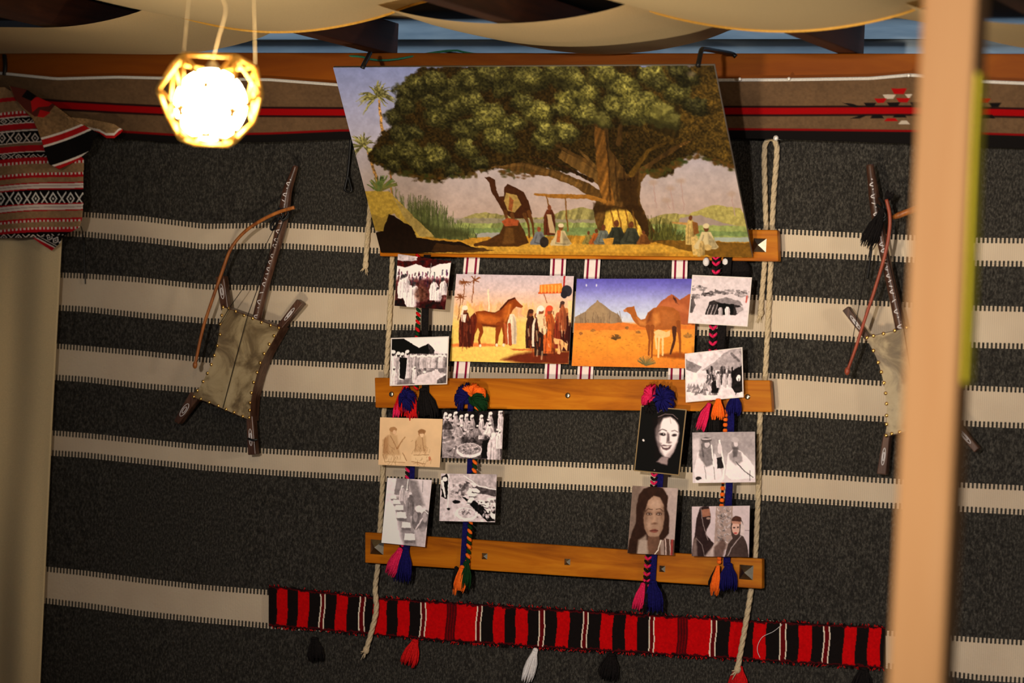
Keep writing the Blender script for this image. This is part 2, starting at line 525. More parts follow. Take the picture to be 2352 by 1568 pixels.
    def sit(s, x, y, h, colr, head=None, cap=None):
        colr = np.asarray(colr, float)
        s.poly([(x - h * 0.17, y - h * 0.64), (x + h * 0.17, y - h * 0.64), (x + h * 0.30, y - h * 0.34), (x + h * 0.46, y - h * 0.08), (x + h * 0.36, y), (x - h * 0.42, y), (x - h * 0.46, y - h * 0.1), (x - h * 0.28, y - h * 0.36)], colr)
        s.poly([(x + h * 0.06, y - h * 0.6), (x + h * 0.30, y - h * 0.34), (x + h * 0.44, y - h * 0.06), (x + h * 0.1, y)], colr * 0.55, 0.55, 4)
        s.line([(x - h * 0.1, y - h * 0.5), (x - h * 0.22, y - h * 0.1), (x + h * 0.2, y - h * 0.06)], max(1.2, h * 0.05), colr * 0.5, 0.5)
        if head is not None: s.ell(x, y - h * 0.77, h * 0.10, h * 0.13, head)
        if cap is not None: s.ell(x, y - h * 0.86, h * 0.125, h * 0.09, cap)

    def photo(s, amp=0.22, contrast=1.25, seed=70):
        """photographic mottling and contrast"""
        n = vnoise(s.X, s.Y, 5.0, seed, 2) - 0.5; n2 = vnoise(s.X, s.Y, 12.0, seed + 1, 2) - 0.5
        lum = np.clip(1.15 - s.c.mean(-1) / 190.0, 0.12, 1)
        s.c *= (1 + lum * amp * (3.0 * n + 2.2 * n2))[..., None]
        m = 112.0
        s.c = np.clip((s.c - m) * contrast + m, 8, 214)


def flat_print(name, quad, ds, paint, label, cat, step=1.0, th=0.003, mat=None, back=(150, 145, 140), frame=None, gain=1.0, lf=None):
    """rigid sheet: quad = pixel corners tl,tr,br,bl; ds = distance of the corners from the wall"""
    c = [W(q[0], q[1], d) for q, d in zip(quad, ds)]
    wpx = max(np.hypot(*(np.subtract(quad[1], quad[0]))), np.hypot(*(np.subtract(quad[2], quad[3]))))
    hpx = max(np.hypot(*(np.subtract(quad[3], quad[0]))), np.hypot(*(np.subtract(quad[2], quad[1]))))
    nu = int(wpx / step) + 1; nv = int(hpx / step) + 1
    u = np.linspace(0, 1, nu)[None, :, None]; v = np.linspace(0, 1, nv)[:, None, None]
    Pw = (c[0] * (1 - u) + c[1] * u) * (1 - v) + (c[3] * (1 - u) + c[2] * u) * v
    X, Y = PJ(Pw)
    cv = Cv(X, Y); paint(cv)
    if frame is not None:
        uu = np.broadcast_to(u[..., 0], X.shape); vv = np.broadcast_to(v[..., 0], X.shape)
        e = np.minimum(np.minimum(uu, 1 - uu) * wpx, np.minimum(vv, 1 - vv) * hpx) < 2.0
        cv.c[e] = frame
    al = np.clip(lin(np.clip(cv.c, 0, 255)) / (lf or LF) * gain, 0.002, 0.92)
    n = np.cross(c[1] - c[0], c[3] - c[0]); n /= np.linalg.norm(n)
    if n[1] > 0: n = -n
    V = Pw.reshape(-1, 3)
    idx = np.arange(nu * nv).reshape(nv, nu)
    Q = np.stack([idx[:-1, :-1], idx[1:, :-1], idx[1:, 1:], idx[:-1, 1:]], -1).reshape(-1, 4)
    k = nu * nv
    bc = [p for p in c] + [p - n * th for p in c]     # rim copy and back
    V = np.concatenate([V, np.array(bc)])
    side = [(k, k + 1, k + 5, k + 4), (k + 1, k + 2, k + 6, k + 5), (k + 2, k + 3, k + 7, k + 6), (k + 3, k, k + 4, k + 7), (k + 4, k + 5, k + 6, k + 7)]
    Q = np.concatenate([Q, np.array(side)])
    C_ = np.concatenate([al.reshape(-1, 3), np.tile(lin(back), (8, 1))])
    o = mesh_obj(name, V, None, mat or M['print'], cols=C_, quads=Q)
    return tag(o, label, cat)


def sheet(name, X, Y, D, paint, mat=None, parent=None, th=0.003, mask=None, lf=None, smooth=True):
    """cloth: grids of pixel columns, rows and distance from the wall; coloured by paint"""
    Xs = (X - 1176) / FPX; Ys = (784 - Y) / FPX
    dirs = F + Xs[..., None] * RX + Ys[..., None] * UX
    t = (-D - CAM[1]) / dirs[..., 1]
    Pw = CAM + dirs * t[..., None]
    cv = Cv(X, Y); paint(cv)
    al = np.clip(lin(np.clip(cv.c, 0, 255)) / (lf or LF), 0.002, 0.9)
    nv, nu = X.shape
    idx = np.arange(nu * nv).reshape(nv, nu)
    Q = np.stack([idx[:-1, :-1], idx[1:, :-1], idx[1:, 1:], idx[:-1, 1:]], -1)
    if mask is not None:
        mk = mask[:-1, :-1] & mask[1:, :-1] & mask[1:, 1:] & mask[:-1, 1:]
        Q = Q[mk]
    Q = Q.reshape(-1, 4)
    used = np.unique(Q); rm = np.zeros(nu * nv, np.int64); rm[used] = np.arange(len(used))
    o = mesh_obj(name, Pw.reshape(-1, 3)[used], None, mat or M['cloth'], parent, smooth, cols=al.reshape(-1, 3)[used], quads=rm[Q])
    if th:
        s_ = o.modifiers.new('thick', 'SOLIDIFY'); s_.thickness = th; s_.offset = -1
    return o


def inpoly(X, Y, pts):
    ins = np.zeros(X.shape, bool); n = len(pts)
    for i in range(n):
        x0, y0 = pts[i]; x1, y1 = pts[(i + 1) % n]
        ins ^= ((y0 > Y) != (y1 > Y)) & (X < (x1 - x0) * (Y - y0) / ((y1 - y0) or 1e-9) + x0)
    return ins

# ================================================================== the setting
ZB = 2.3225                                   # top of the beam
mb = MB(); mb.box((-6, -12, -0.04), (6, 0.5, 0)); tag(mb.build('floor', M['floor']), 'sandy floor below the picture', None, None, 'structure')
mb = MB(); mb.box((-6, -12, ZB + 0.093), (6, -0.02, ZB + 0.125)); tag(mb.build('ceiling', M['roof']), 'dark roof boards above the rafters', None, None, 'structure')
mb = MB(); mb.box((-4, 0.03, 0), (4, 0.06, ZB - 0.12)); tag(mb.build('wall_back', M['backing']), 'board wall behind the hangings', None, None, 'structure')
wr = empty('wall_rear', (0, 0.45, 2.0)); tag(wr, 'pale blue horizontal siding seen in the gap above the beam', None, None, 'structure')
z = 2.0
while z < 2.95:                               # lapped boards
    mb = MB(); mb.hexa([(-4, 0.47, z), (-4, 0.50, z), (4, 0.50, z), (4, 0.47, z), (-4, 0.485, z + 0.072), (-4, 0.50, z + 0.072), (4, 0.50, z + 0.072), (4, 0.485, z + 0.072)])
    mb.build('siding_board', M['siding'], wr); z += 0.07
mb = MB(); mb.box((-4, 0.44, 1.9), (-1.46, 0.465, 3.0)); mb.build('bay_shade_sheet', M['roof'], wr)  # added dark sheet over the siding, stands in for shade in the left bay

mb = MB(); mb.box((-2.4, -0.075, ZB - 0.078), (2.4, -0.005, ZB))
tag(mb.build('wooden_beam', M['beam'], bevel=0.003), 'long orange-brown wooden beam running along the top of the wall', 'beam')
RSP, RX0 = 0.622, -0.355
rl = {-2: 'dark brown rafter at the far left end of the roof', -1: 'dark brown rafter crossing above the pendant lamp, left of the painting',
      0: 'dark brown rafter whose end rests on the beam at the left tie of the painting',
      1: 'dark brown rafter above the right half of the painting', 2: 'dark brown rafter whose end shows left of the pale post',
      3: 'dark brown rafter at the upper right corner behind the pale post'}
for k in range(-2, 4):
    x = RX0 + RSP * k
    mb = MB(); mb.box((x - 0.05, -3.4, ZB + 0.001), (x, -0.004, ZB + 0.084))
    tag(mb.build('rafter', M['rafter'], bevel=0.003), rl[k], 'rafter', 'rafters under the roof')


def weave_cloth(d0, d1, phase, label, seed):
    nu, nv = 180, 14
    xs = np.linspace(-2.3, 2.1, nu)
    rng = np.random.RandomState(seed)
    V = []
    for j in range(nv):
        t = j / (nv - 1)
        d = d0 + (d1 - d0) * t
        for x in xs:
            k = (x + 0.025 - RX0) / RSP
            c = math.cos(math.pi * (k + phase))
            if phase == 0 and k < -1: c = -1.0
            zz = ZB + 0.042 + 0.048 * math.copysign(abs(c) ** 0.8, c)
            zz += -0.010 * math.sin(math.pi * t) * (1 - abs(c)) + 0.0015 * math.sin(9 * x + 5 * t + seed)
            V.append((x, -d - 0.02 * math.sin(x * 2.3 + seed) * (1 if j else 0.3), zz))
    idx = np.arange(nu * nv).reshape(nv, nu)
    Q = np.stack([idx[:-1, :-1], idx[1:, :-1], idx[1:, 1:], idx[:-1, 1:]], -1).reshape(-1, 4)
    o = mesh_obj('ceiling_cloth', np.array(V), None, M['cream'], None, True, quads=Q)
    tag(o, label, 'cloth', 'cloth strips woven over and under the rafters')
    if phase == 0: return o
    hm = MB(); hm.tube(np.array(V[:nu]) + (0, 0.002, -0.001), 0.0045, 6, squash=0.6); h_ = hm.build('hem', M['hem'], o, True)
    return o


weave_cloth(0.10, 0.70, 0, 'cream cloth strip nearest the beam, woven through the rafters', 1)
weave_cloth(0.60, 1.28, 1, 'second cream cloth strip from the beam, lowest above the painting tie', 2)
weave_cloth(1.30, 1.95, 0, 'cream cloth strip farthest from the wall, mostly above the picture', 4)

# ------------------------------------------------------------------ striped wool hanging
xs_ = [-60, 118, 195, 325, 470, 650, 860, 1200, 1440, 1780, 2000, 2250, 2420]
edges = [  # outer top and outer bottom of every white stripe at those columns
    [480, 484, 487, 496, 514, 511, 523, 522, 522, 525, 536, 546, 548], [537, 541, 544, 556, 573, 571, 582, 583, 584, 589, 598, 611, 613],
    [618, 625, 628, 637, 653, 656, 666, 668, 670, 678, 690, 702, 706], [704, 712, 716, 730, 743, 749, 757, 762, 766, 775, 788, 799, 803],
    [776, 788, 794, 805, 821, 826, 837, 845, 852, 857, 873, 886, 893], [860, 872, 877, 892, 904, 912, 923, 932, 940, 953, 967, 980, 986],
    [974, 988, 994, 1007, 1022, 1032, 1043, 1056, 1067, 1080, 1096, 1110, 1118], [1030, 1046, 1051, 1065, 1080, 1093, 1105, 1120, 1130, 1151, 1165, 1177, 1186],
    [1282, 1302, 1310, 1327, 1343, 1357, 1378, 1400, 1416, 1425, 1445, 1464, 1474], [1366, 1387, 1396, 1415, 1430, 1446, 1454, 1474, 1487, 1510, 1530, 1562, 1572]]
top = [240] * 13; bot = [1900] * 13
cols_px = np.linspace(-520, 2900, 210)


def edge(e, x):                               # stripes run on level beyond the frame
    sl = 0.028 + 0.00005 * (e[6] - 523) if e[6] < 1800 else 0
    return np.interp(x, xs_, e) + np.minimum(x + 60, 0) * sl + np.maximum(x - 2420, 0) * sl


rows = []; vv = []
rows.append(edge(top, cols_px)); vv.append(0.0)
for k in range(5):
    t0 = edge(edges[2 * k], cols_px); b0 = edge(edges[2 * k + 1], cols_px)
    prev = rows[-1]
    for q in (0.33, 0.66): rows.append(prev + (t0 - prev) * q); vv.append(4 * k + q)
    rows += [t0, t0 + 12, (t0 + b0) / 2, b0 - 13, b0]
    vv += [4 * k + 1.0, 4 * k + 2.0, 4 * k + 2.5, 4 * k + 3.0, 4 * k + 4.0]
e0 = rows[-1]
for q in (0.3, 0.6, 0.99): rows.append(e0 + (edge(bot, cols_px) - e0) * q); vv.append(20 + q)
Xg = np.tile(cols_px, (len(rows), 1)); Yg = np.array(rows)
Dg = 0.002 + 0.0025 * np.sin(Xg / 130) + 0.002 * np.sin(Xg / 61 + Yg / 200)
Xs = (Xg - 1176) / FPX; Ys = (784 - Yg) / FPX
dirs = F + Xs[..., None] * RX + Ys[..., None] * UX
Pw = CAM + dirs * ((-Dg - CAM[1]) / dirs[..., 1])[..., None]
uv = np.stack([Pw[..., 0], np.tile(np.array(vv)[:, None], (1, len(cols_px)))], -1).reshape(-1, 2)
nv_, nu_ = Xg.shape
idx = np.arange(nu_ * nv_).reshape(nv_, nu_)
Q = np.stack([idx[:-1, :-1], idx[1:, :-1], idx[1:, 1:], idx[:-1, 1:]], -1).reshape(-1, 4)
o = mesh_obj('striped_hanging', Pw.reshape(-1, 3), None, M['wool'], None, True, quads=Q, uv=uv)
s_ = o.modifiers.new('thick', 'SOLIDIFY'); s_.thickness = 0.004; s_.offset = -1
tag(o, 'large charcoal wool hanging with cream horizontal stripes covering the wall', 'textile')

# ------------------------------------------------------------------ tan valance below the beam
vx = [-60, 0, 130, 270, 400, 620, 780, 1200, 1650, 1812, 2000, 2092, 2250, 2420]
v_top = [166, 168, 181, 177, 180, 183, 195, 190, 184, 183, 180, 172, 187, 194]
v_red = [228, 230, 241, 249, 255, 257, 258, 257, 255, 255, 254, 254, 257, 261]
v_bot = [268, 275, 290, 304, 312, 309, 302, 300, 299, 300, 302, 303, 309, 314]
v_end = [282, 290, 306, 318, 328, 326, 320, 318, 317, 320, 327, 331, 338, 344]


def paint_valance(c):
    yt = np.interp(c.X, vx, v_top); yr = np.interp(c.X, vx, v_red); yb = np.interp(c.X, vx, v_bot)
    c.c[:] = (80, 61, 43); c.grain(0.10, 5, 11, 2); c.grain(0.12, 60, 12)
    al_ = (slice(None), slice(None))
    def band(sd, k): c.put(al_, 0.5 + sd / 2.0, k)
    band(12 - np.abs(c.Y - yr), (26, 12, 12)); band(7.5 - np.abs(c.Y - yr), (120, 5, 8))
    band(c.Y - yb + 5, (100, 7, 9)); band(c.Y - yb, (15, 13, 13))
    tr = lambda x0, y0, x1, y1, k, s=7: c.poly([(x0, y0), (x1, y0), (x1 - s, y1), (x0 + s, y1)], k)
    R_, Wt, Bk = (126, 8, 10), (148, 138, 126), (14, 12, 12)
    for mir in (0, 1):
        def T(x0, y0, x1, y1, k):
            if mir: x0, x1 = 2 * 2142 - x1, 2 * 2142 - x0
            tr(x0, y0, x1, y1, k)
        for a in ((2047, 203, 2083, 216, R_), (2027, 217, 2058, 227, Wt), (2078, 216, 2096, 225, Wt), (2008, 226, 2037, 236, R_), (2058, 225, 2091, 235, R_),
                  (1984, 236, 2013, 246, Bk), (2037, 235, 2068, 245, Bk), (2090, 235, 2120, 245, Bk), (2031, 278, 2063, 271, R_), (2063, 285, 2090, 277, Wt),
                  (1998, 272, 2031, 263, Bk), (2050, 270, 2083, 262, Bk)): T(*a)
    c.poly([(1935, 236), (1957, 238), (1984, 247), (1962, 247)], Bk); c.poly([(1953, 272), (1980, 264), (1994, 264), (1975, 272)], Bk)


vc = np.linspace(-520, 2900, 1710); vr = np.linspace(0, 1, 90)
Xg = np.tile(vc, (90, 1)); Yt = np.interp(vc, vx, v_top); Ye = np.interp(vc, vx, v_end)
Yg = Yt[None, :] + (Ye - Yt)[None, :] * vr[:, None]
Dg = 0.082 - 0.045 * np.clip((vr[:, None] - 0.2) / 0.8, 0, 1) ** 1.3 + 0.006 * np.sin(Xg / 90) * vr[:, None] + 0.012 * vr[:, None] * np.sin(Xg / 230)
val = sheet('valance', Xg, Yg, Dg, paint_valance, th=0.003)
tag(val, 'tan woven valance with a red stripe and black hem hung along the beam', 'textile')
hp = []
for x in np.linspace(-520, 2900, 220): hp.append(W(x, np.interp(x, vx, v_top), 0.084))
mb = MB(); mb.tube(np.array(hp), 0.0045, 6); mb.build('binding', M['edge'], val, True)
pin_mb = MB(); pin_mb.blob((0, 0, 0), [(0.0048, 0, 0), (0, 0.004, 0), (0, 0, 0.0048)])
pl = ['small steel pin in the valance top, nearest the painting', 'small steel pin in the valance top, middle one right of the painting', 'small steel pin in the valance top right beside the pale post']
pin0 = None
for (x, y), lb in zip(((1699, 182), (1812, 181), (2087, 173)), pl):
    if pin0 is None: pin0 = pin_mb.build('pin', M['bright'], None, True); o = pin0
    else: o = pin0.copy(); col.objects.link(o)
    o.location = Vector([float(q) for q in W(x, y, 0.092)]); tag(o, lb, 'pin', 'pins in the valance')

# ------------------------------------------------------------------ curtain and bedouin cloth on the left
cy = np.linspace(500, 1640, 70); cu = np.linspace(0, 1, 140)
er = np.interp(cy, [500, 545, 700, 1000, 1568, 1640], [146, 142, 134, 118, 92, 88])
Xg = -520 + (er[:, None] + 520) * cu[None, :]
Yg = np.tile(cy[:, None], (1, 140))
fold = 0.5 + 0.5 * (cy[:, None] - 500) / 1100
Dg = 0.045 + fold * (0.013 * np.sin(Xg / 17 + Yg / 300) + 0.010 * np.sin(Xg / 31 + 1 - Yg / 190)) * (1 - 0.7 * cu[None, :] ** 8)


def paint_curtain(c):
    c.c[:] = (186, 162, 124); c.grain(0.07, 4, 21, 2)


cur = sheet('curtain', Xg, Yg, Dg, paint_curtain, mat=M['linen'], th=0.002)
tag(cur, 'plain beige linen curtain hanging at the left edge', 'curtain')


def diamonds(c, m, yc, hh, per, fg, bg, ph=0.0):
    c.c[m] = bg
    u = ((c.X + ph) / per) % 2.0; t = (c.Y - yc) / hh          # t in -1..1
    uu = np.where(u < 1, u, u - 1) * 2 - 1
    dia = np.abs(np.abs(uu) * 1.05 + np.abs(t) - 0.86) < 0.17
    dot = (np.abs(uu) + np.abs(t)) < 0.22
    xx = np.abs(np.abs(uu) - np.abs(t)) < 0.16
    k = np.where(u < 1, dia | dot, xx)
    c.c[m & k] = fg


def paint_bedouin(c):
    Y0 = c.Y + 0.055 * (np.maximum(c.X, 0) - 20) + 2 * np.sin(c.X / 40)
    c.c[:] = (132, 104, 74); c.grain(0.12, 5, 31, 2)
    red, wht, blk, tan = (160, 22, 30), (196, 184, 174), (16, 13, 13), (138, 108, 76)
    def band(a, b_, k): c.c[(Y0 >= a) & (Y0 < b_)] = k
    def teeth(a, b_, k, up):
        m = (Y0 >= a) & (Y0 < b_); c.c[m] = red
        c.c[m & (np.sin(c.X * 2 * math.pi / 9.0) > 0)] = k
    band(225, 234, red); teeth(258, 264, wht, 1); band(264, 270, red); band(270, 273, wht)
    m = (Y0 >= 273) & (Y0 < 285); diamonds(c, m, 279, 6, 17, wht, blk)
    band(285, 287, wht); band(287, 300, red); band(300, 302, (90, 70, 60)); band(302, 305, wht)
    m = (Y0 >= 305) & (Y0 < 330); diamonds(c, m, 317, 12, 19, wht, blk, 5)
    band(330, 332, wht); band(332, 338, (110, 88, 66)); band(338, 352, red); band(352, 354, wht)
    m = (Y0 >= 354) & (Y0 < 366); diamonds(c, m, 360, 6, 17, wht, blk)
    band(366, 375, red); teeth(375, 381, wht, 0); teeth(402, 407, wht, 1); band(407, 413, red)
    band(424, 427, red); band(427, 438, wht); band(431, 433, (150, 130, 124)); band(438, 441, red)
    m = (Y0 >= 441) & (Y0 < 472); diamonds(c, m, 456, 15, 20, (206, 198, 190), blk, 8)
    band(472, 475, red); band(475, 487, wht); band(480, 482, (150, 130, 124)); band(487, 490, red)
    band(506, 510, red); teeth(510, 515, wht, 0); teeth(527, 532, wht, 0); band(532, 538, red)
    m = (Y0 >= 538) & (Y0 < 552); diamonds(c, m, 545, 7, 17, wht, blk)


bx = np.arange(-320, 194.1, 1.2); by = np.arange(195, 560.1, 1.1)
Xg, Yg = np.meshgrid(bx, by)
Dg = 0.090 + 0.012 * np.sin(Xg / 26) * np.clip((Yg - 230) / 300, 0, 1) + 0.01 * np.sin(Yg / 60) + 0.03 * np.clip((300 - Yg) / 100, 0, 1)
mk = inpoly(Xg, Yg, [(-320, 190), (10, 200), (70, 235), (130, 300), (192, 365), (190, 430), (191, 455), (188, 500), (182, 522), (150, 540), (80, 545), (20, 547), (-60, 550), (-320, 556)])
bed = sheet('woven_cloth', Xg, Yg, Dg, paint_bedouin, th=0.003, mask=mk)
tag(bed, 'red, tan, black and white patterned woven cloth draped over the curtain', 'textile')


def paint_corner(c):
    c.c[:] = (16, 13, 13)
    q = ((c.X - 65) * 0.53 - (c.Y - 541)) / 1.13       # distance up from the lower left hem
    def band(a, b_, k): c.c[(q > a) & (q < b_)] = k
    band(-6, -2, (170, 24, 30)); band(-2, 3, (160, 22, 30)); band(3, 5.5, (196, 184, 174)); band(9, 10.5, (190, 178, 168)); band(14, 30, (16, 13, 13))
    m = (q > 13) & (q < 30); c2 = np.abs(((c.X + c.Y * 0.6) % 18) - 9) + np.abs(q - 20) * 0.8
    c.c[m & (np.abs(c2 - 7) < 1.7)] = (196, 186, 178)
    c.c[m & (c2 < 2.2)] = (196, 186, 178)


bx = np.arange(60, 165, 1.0); by = np.arange(525, 580, 1.0); Xg, Yg = np.meshgrid(bx, by)
mk = inpoly(Xg, Yg, [(63, 538), (100, 534), (160, 530), (142, 548), (138, 558), (118, 576), (90, 558)])
o = sheet('turned_corner', Xg, Yg, 0.078 + 0.01 * np.sin(Xg / 20), paint_corner, parent=bed, th=0.002, mask=mk)

FT = [(20, 196), (62, 205), (86, 222), (120, 238), (168, 275), (214, 300), (226, 305), (214, 322), (206, 345), (172, 372), (136, 388), (112, 376), (104, 352), (96, 325), (86, 298), (74, 272), (52, 250), (34, 226)]


def paint_flap(c):
    c.c[:] = (112, 86, 58); c.grain(0.2, 5, 41, 2)
    # hem lines arc down and to the left, measured from the lower tip
    q = (c.Y - 388) + 0.33 * (c.X - 136) + 0.0010 * (c.X - 136) ** 2
    red, wht, blk = (150, 20, 22), (190, 182, 172), (14, 12, 12)
    def band(a, b_, k): c.c[(q > a) & (q <= b_)] = k
    band(-84, -79, wht); band(-79, -65, red); band(-65, -60, wht); band(-60, -14, blk); band(-14, -9, wht); band(-9, 40, red)
    c.poly([(20, 190), (62, 200), (90, 222), (130, 236), (110, 262), (80, 268), (56, 250), (34, 226)], (70, 30, 24))
    c.poly([(70, 228), (88, 222), (126, 232), (112, 244), (88, 246), (74, 258)], red)
    c.poly([(62, 206), (84, 220), (72, 232), (50, 222)], blk)
    c.poly([(92, 252), (116, 258), (100, 270), (86, 268)], red)


bx = np.arange(10, 232, 1.1); by = np.arange(190, 394, 1.1); Xg, Yg = np.meshgrid(bx, by)
mk = inpoly(Xg, Yg, FT)
Dg = 0.125 + 0.022 * np.sin((Xg * 0.8 - Yg * 0.5) / 26) - 0.03 * np.clip((Xg - 150) / 80, 0, 1)
flap = sheet('folded_flap', Xg, Yg, Dg, paint_flap, parent=val, th=0.004, mask=mk)

FB = [(150, 268), (200, 272), (262, 284), (284, 298), (278, 306), (262, 318), (244, 318), (228, 306), (205, 300), (170, 285)]


def paint_flap2(c):
    c.c[:] = (120, 94, 64); c.grain(0.2, 5, 42, 2)
    q = np.where(c.X < 262, c.Y - np.interp(c.X, [200, 228, 244, 262], [296, 302, 311, 311]), c.Y - np.interp(c.X, [262, 272, 285], [311, 301, 294]))
    c.c[(q > -5) & (q < 0)] = (186, 178, 168); c.c[q >= 0] = (150, 20, 22)


bx = np.arange(140, 296, 1.1); by = np.arange(262, 326, 1.1); Xg, Yg = np.meshgrid(bx, by)
sheet('folded_flap', Xg, Yg, 0.105 + 0.015 * np.sin(Xg / 18), paint_flap2, parent=val, th=0.004, mask=inpoly(Xg, Yg, FB))

# ------------------------------------------------------------------ planks with studs
def pyramid(parent, px, py, size, d, mat=None):
    c = W(px, py, d); h = size * PX / 2
    mb = MB()
    v = [c + (-h, 0, -h), c + (h, 0, -h), c + (h, 0, h), c + (-h, 0, h), c + (0, -h * 0.85, 0)]
    mb.add(v, [(0, 1, 4), (1, 2, 4), (2, 3, 4), (3, 0, 4), (3, 2, 1, 0)])
    return mb.build('stud', mat or M['steel'], parent)


def screw(parent, px, py, d):
    c = W(px, py, d); mb = MB(); r = 6.5 * PX
    mb.blob(c, [(r, 0, 0), (0, 0.003, 0), (0, 0, r)], 12, 6)
    return mb.build('screw', M['pewter'], parent, True)


def plank(quad, label, d0=0.021, d1=0.043):
    mb = MB()
    b4 = [W(*q, d1) for q in quad]       # front face from pixels, back straight behind
    bk = [p + np.array([0, d1 - d0, 0]) for p in b4]
    mb.hexa(bk[::-1] + b4[::-1])
    o = mb.build('plank', M['plank'], bevel=0.0025)
    return tag(o, label, 'plank', 'planks of the hanging rack')


p1 = plank([(872, 515), (1785, 528), (1788, 600), (872, 588)], 'top varnished pine plank of the rack, mostly behind the big painting')
p2 = plank([(860, 867), (1768, 873), (1773, 946), (862, 936)], 'middle varnished pine plank of the rack, with round screws')
p3 = plank([(838, 1222), (1750, 1283), (1750, 1352), (838, 1292)], 'bottom varnished pine plank of the rack, with pyramid studs')
pyramid(p1, 1745, 563, 30, 0.043)
for x, y in ((899, 905), (1304, 908), (1717, 911)): screw(p2, x, y, 0.044)
pyramid(p3, 866, 1256, 34, 0.043); pyramid(p3, 1714, 1314, 32, 0.043)
for x, y in ((1113, 1277), (1303, 1290), (1521, 1306)): pyramid(p3, x, y, 14, 0.043)

# ------------------------------------------------------------------ ropes
def rope(pts, label, r=0.0072, pitch=0.022, cat='rope'):
    P = smooth_path(WP(pts), 260)
    T = np.gradient(P, axis=0); T /= np.linalg.norm(T, axis=1)[:, None]
    L = np.concatenate([[0], np.cumsum(np.linalg.norm(np.diff(P, axis=0), axis=1))])
    root = None
    mb = MB()
    nrm = np.array([0, -1., 0])
    fr = []
    for t in T:
        nrm = nrm - t * (nrm @ t); nrm /= np.linalg.norm(nrm); fr.append((nrm.copy(), np.cross(t, nrm)))
    for k in range(3):
        a = L / pitch * 2 * math.pi / 3 * 1.0 + k * 2 * math.pi / 3
        pts3 = np.array([P[i] + r * 0.42 * (math.cos(a[i]) * fr[i][0] + math.sin(a[i]) * fr[i][1]) for i in range(len(P))])
        mb.tube(pts3, r * 0.62, 6)
    rng = random.Random(int(pts[0][0]))
    for e, dv in ((P[0], T[0] * -1), (P[-1], T[-1])):       # frayed knot ends
        mb.blob(e, [(r * 1.25, 0, 0), (0, r * 1.2, 0), (0, 0, r * 1.6)], 8, 6)
        for _ in range(9):
            q = np.array([rng.uniform(-1, 1), rng.uniform(-1, 0.2), rng.uniform(-1, 1)]) * 0.012
            mb.tube(np.array([e, e + dv * 0.009 + q * 0.5, e + dv * 0.016 + q]), [0.002, 0.0016, 0.0008], 4)
    o = mb.build('rope', M['rope'], None, True)
    return tag(o, label, cat, 'ropes carrying the rack')


rope([(840, 608, .012), (843, 560, .012), (848, 500, .012), (850, 470, .012), (852, 400, .012), (858, 345, .012), (872, 332, .012), (886, 350, .012), (893, 440, .012), (898, 560, .012),
      (901, 600, .012), (893, 760, .012), (886, 880, .012), (882, 960, .012), (878, 1120, .012), (870, 1260, .012), (868, 1300, .016), (862, 1350, .02), (864, 1400, .02), (853, 1450, .02), (841, 1492, .02)],
     'twisted cream rope at the left of the rack, ending below the red banner')
rope([(1747, 718, .012), (1749, 690, .012), (1756, 610, .012), (1760, 540, .012), (1757, 440, .012), (1756, 345, .012), (1763, 322, .012), (1774, 318, .013), (1783, 330, .012), (1784, 360, .012), (1777, 450, .012), (1773, 540, .012),
      (1771, 600, .012), (1764, 740, .012), (1757, 870, .012), (1746, 960, .012), (1742, 1120, .012), (1735, 1270, .012), (1727, 1340, .014), (1718, 1400, .02), (1706, 1470, .02), (1694, 1536, .022)],
     'twisted cream rope at the right of the rack, looped over a steel nail')
mb = MB(); c = W(1782, 317, 0.058); mb.blob(c, [(0.007, 0, 0), (0, 0.005, 0), (0, 0, 0.007)], 10, 6)
mb.tube(np.array([c, c + (0, 0.056, 0)]), 0.002, 6)
tag(mb.build('nail', M['bright'], None, True), 'round-headed steel nail holding the right rope loop', 'nail')

# ------------------------------------------------------------------ white ribbons
def paint_ribbon_at(xc):
    def f(c):
        c.c[:] = (205, 192, 188)
        yy = c.Y; x0 = np.interp(yy, [585, 872], [xc[0], xc[1]])
        for k in (-10, 10): c.c[np.abs(c.X - x0 - k) < 2.6] = (112, 20, 48)
        c.grain(0.04, 5, 3)
    return f


rbl = ['white ribbon with two crimson lines at the left side of the horse print', 'white ribbon with two crimson lines at the right side of the horse print',
       'white ribbon with two crimson lines at the left side of the camel print', 'white ribbon with two crimson lines at the right side of the camel print']
for (a, b_), lb in zip(((1085, 1058), (1283, 1268), (1362, 1343), (1562, 1552)), rbl):
    yy = np.linspace(575, 880, 150); uu = np.linspace(-18, 18, 37)
    xc = np.interp(yy, [585, 872], [a, b_])
    Xg = xc[:, None] + uu[None, :]; Yg = np.tile(yy[:, None], (1, 37))
    o = sheet('ribbon', Xg, Yg, np.full(Xg.shape, 0.012), paint_ribbon_at((a, b_)), th=0.0015)
    tag(o, lb, 'ribbon', 'white ribbons behind the colour prints')

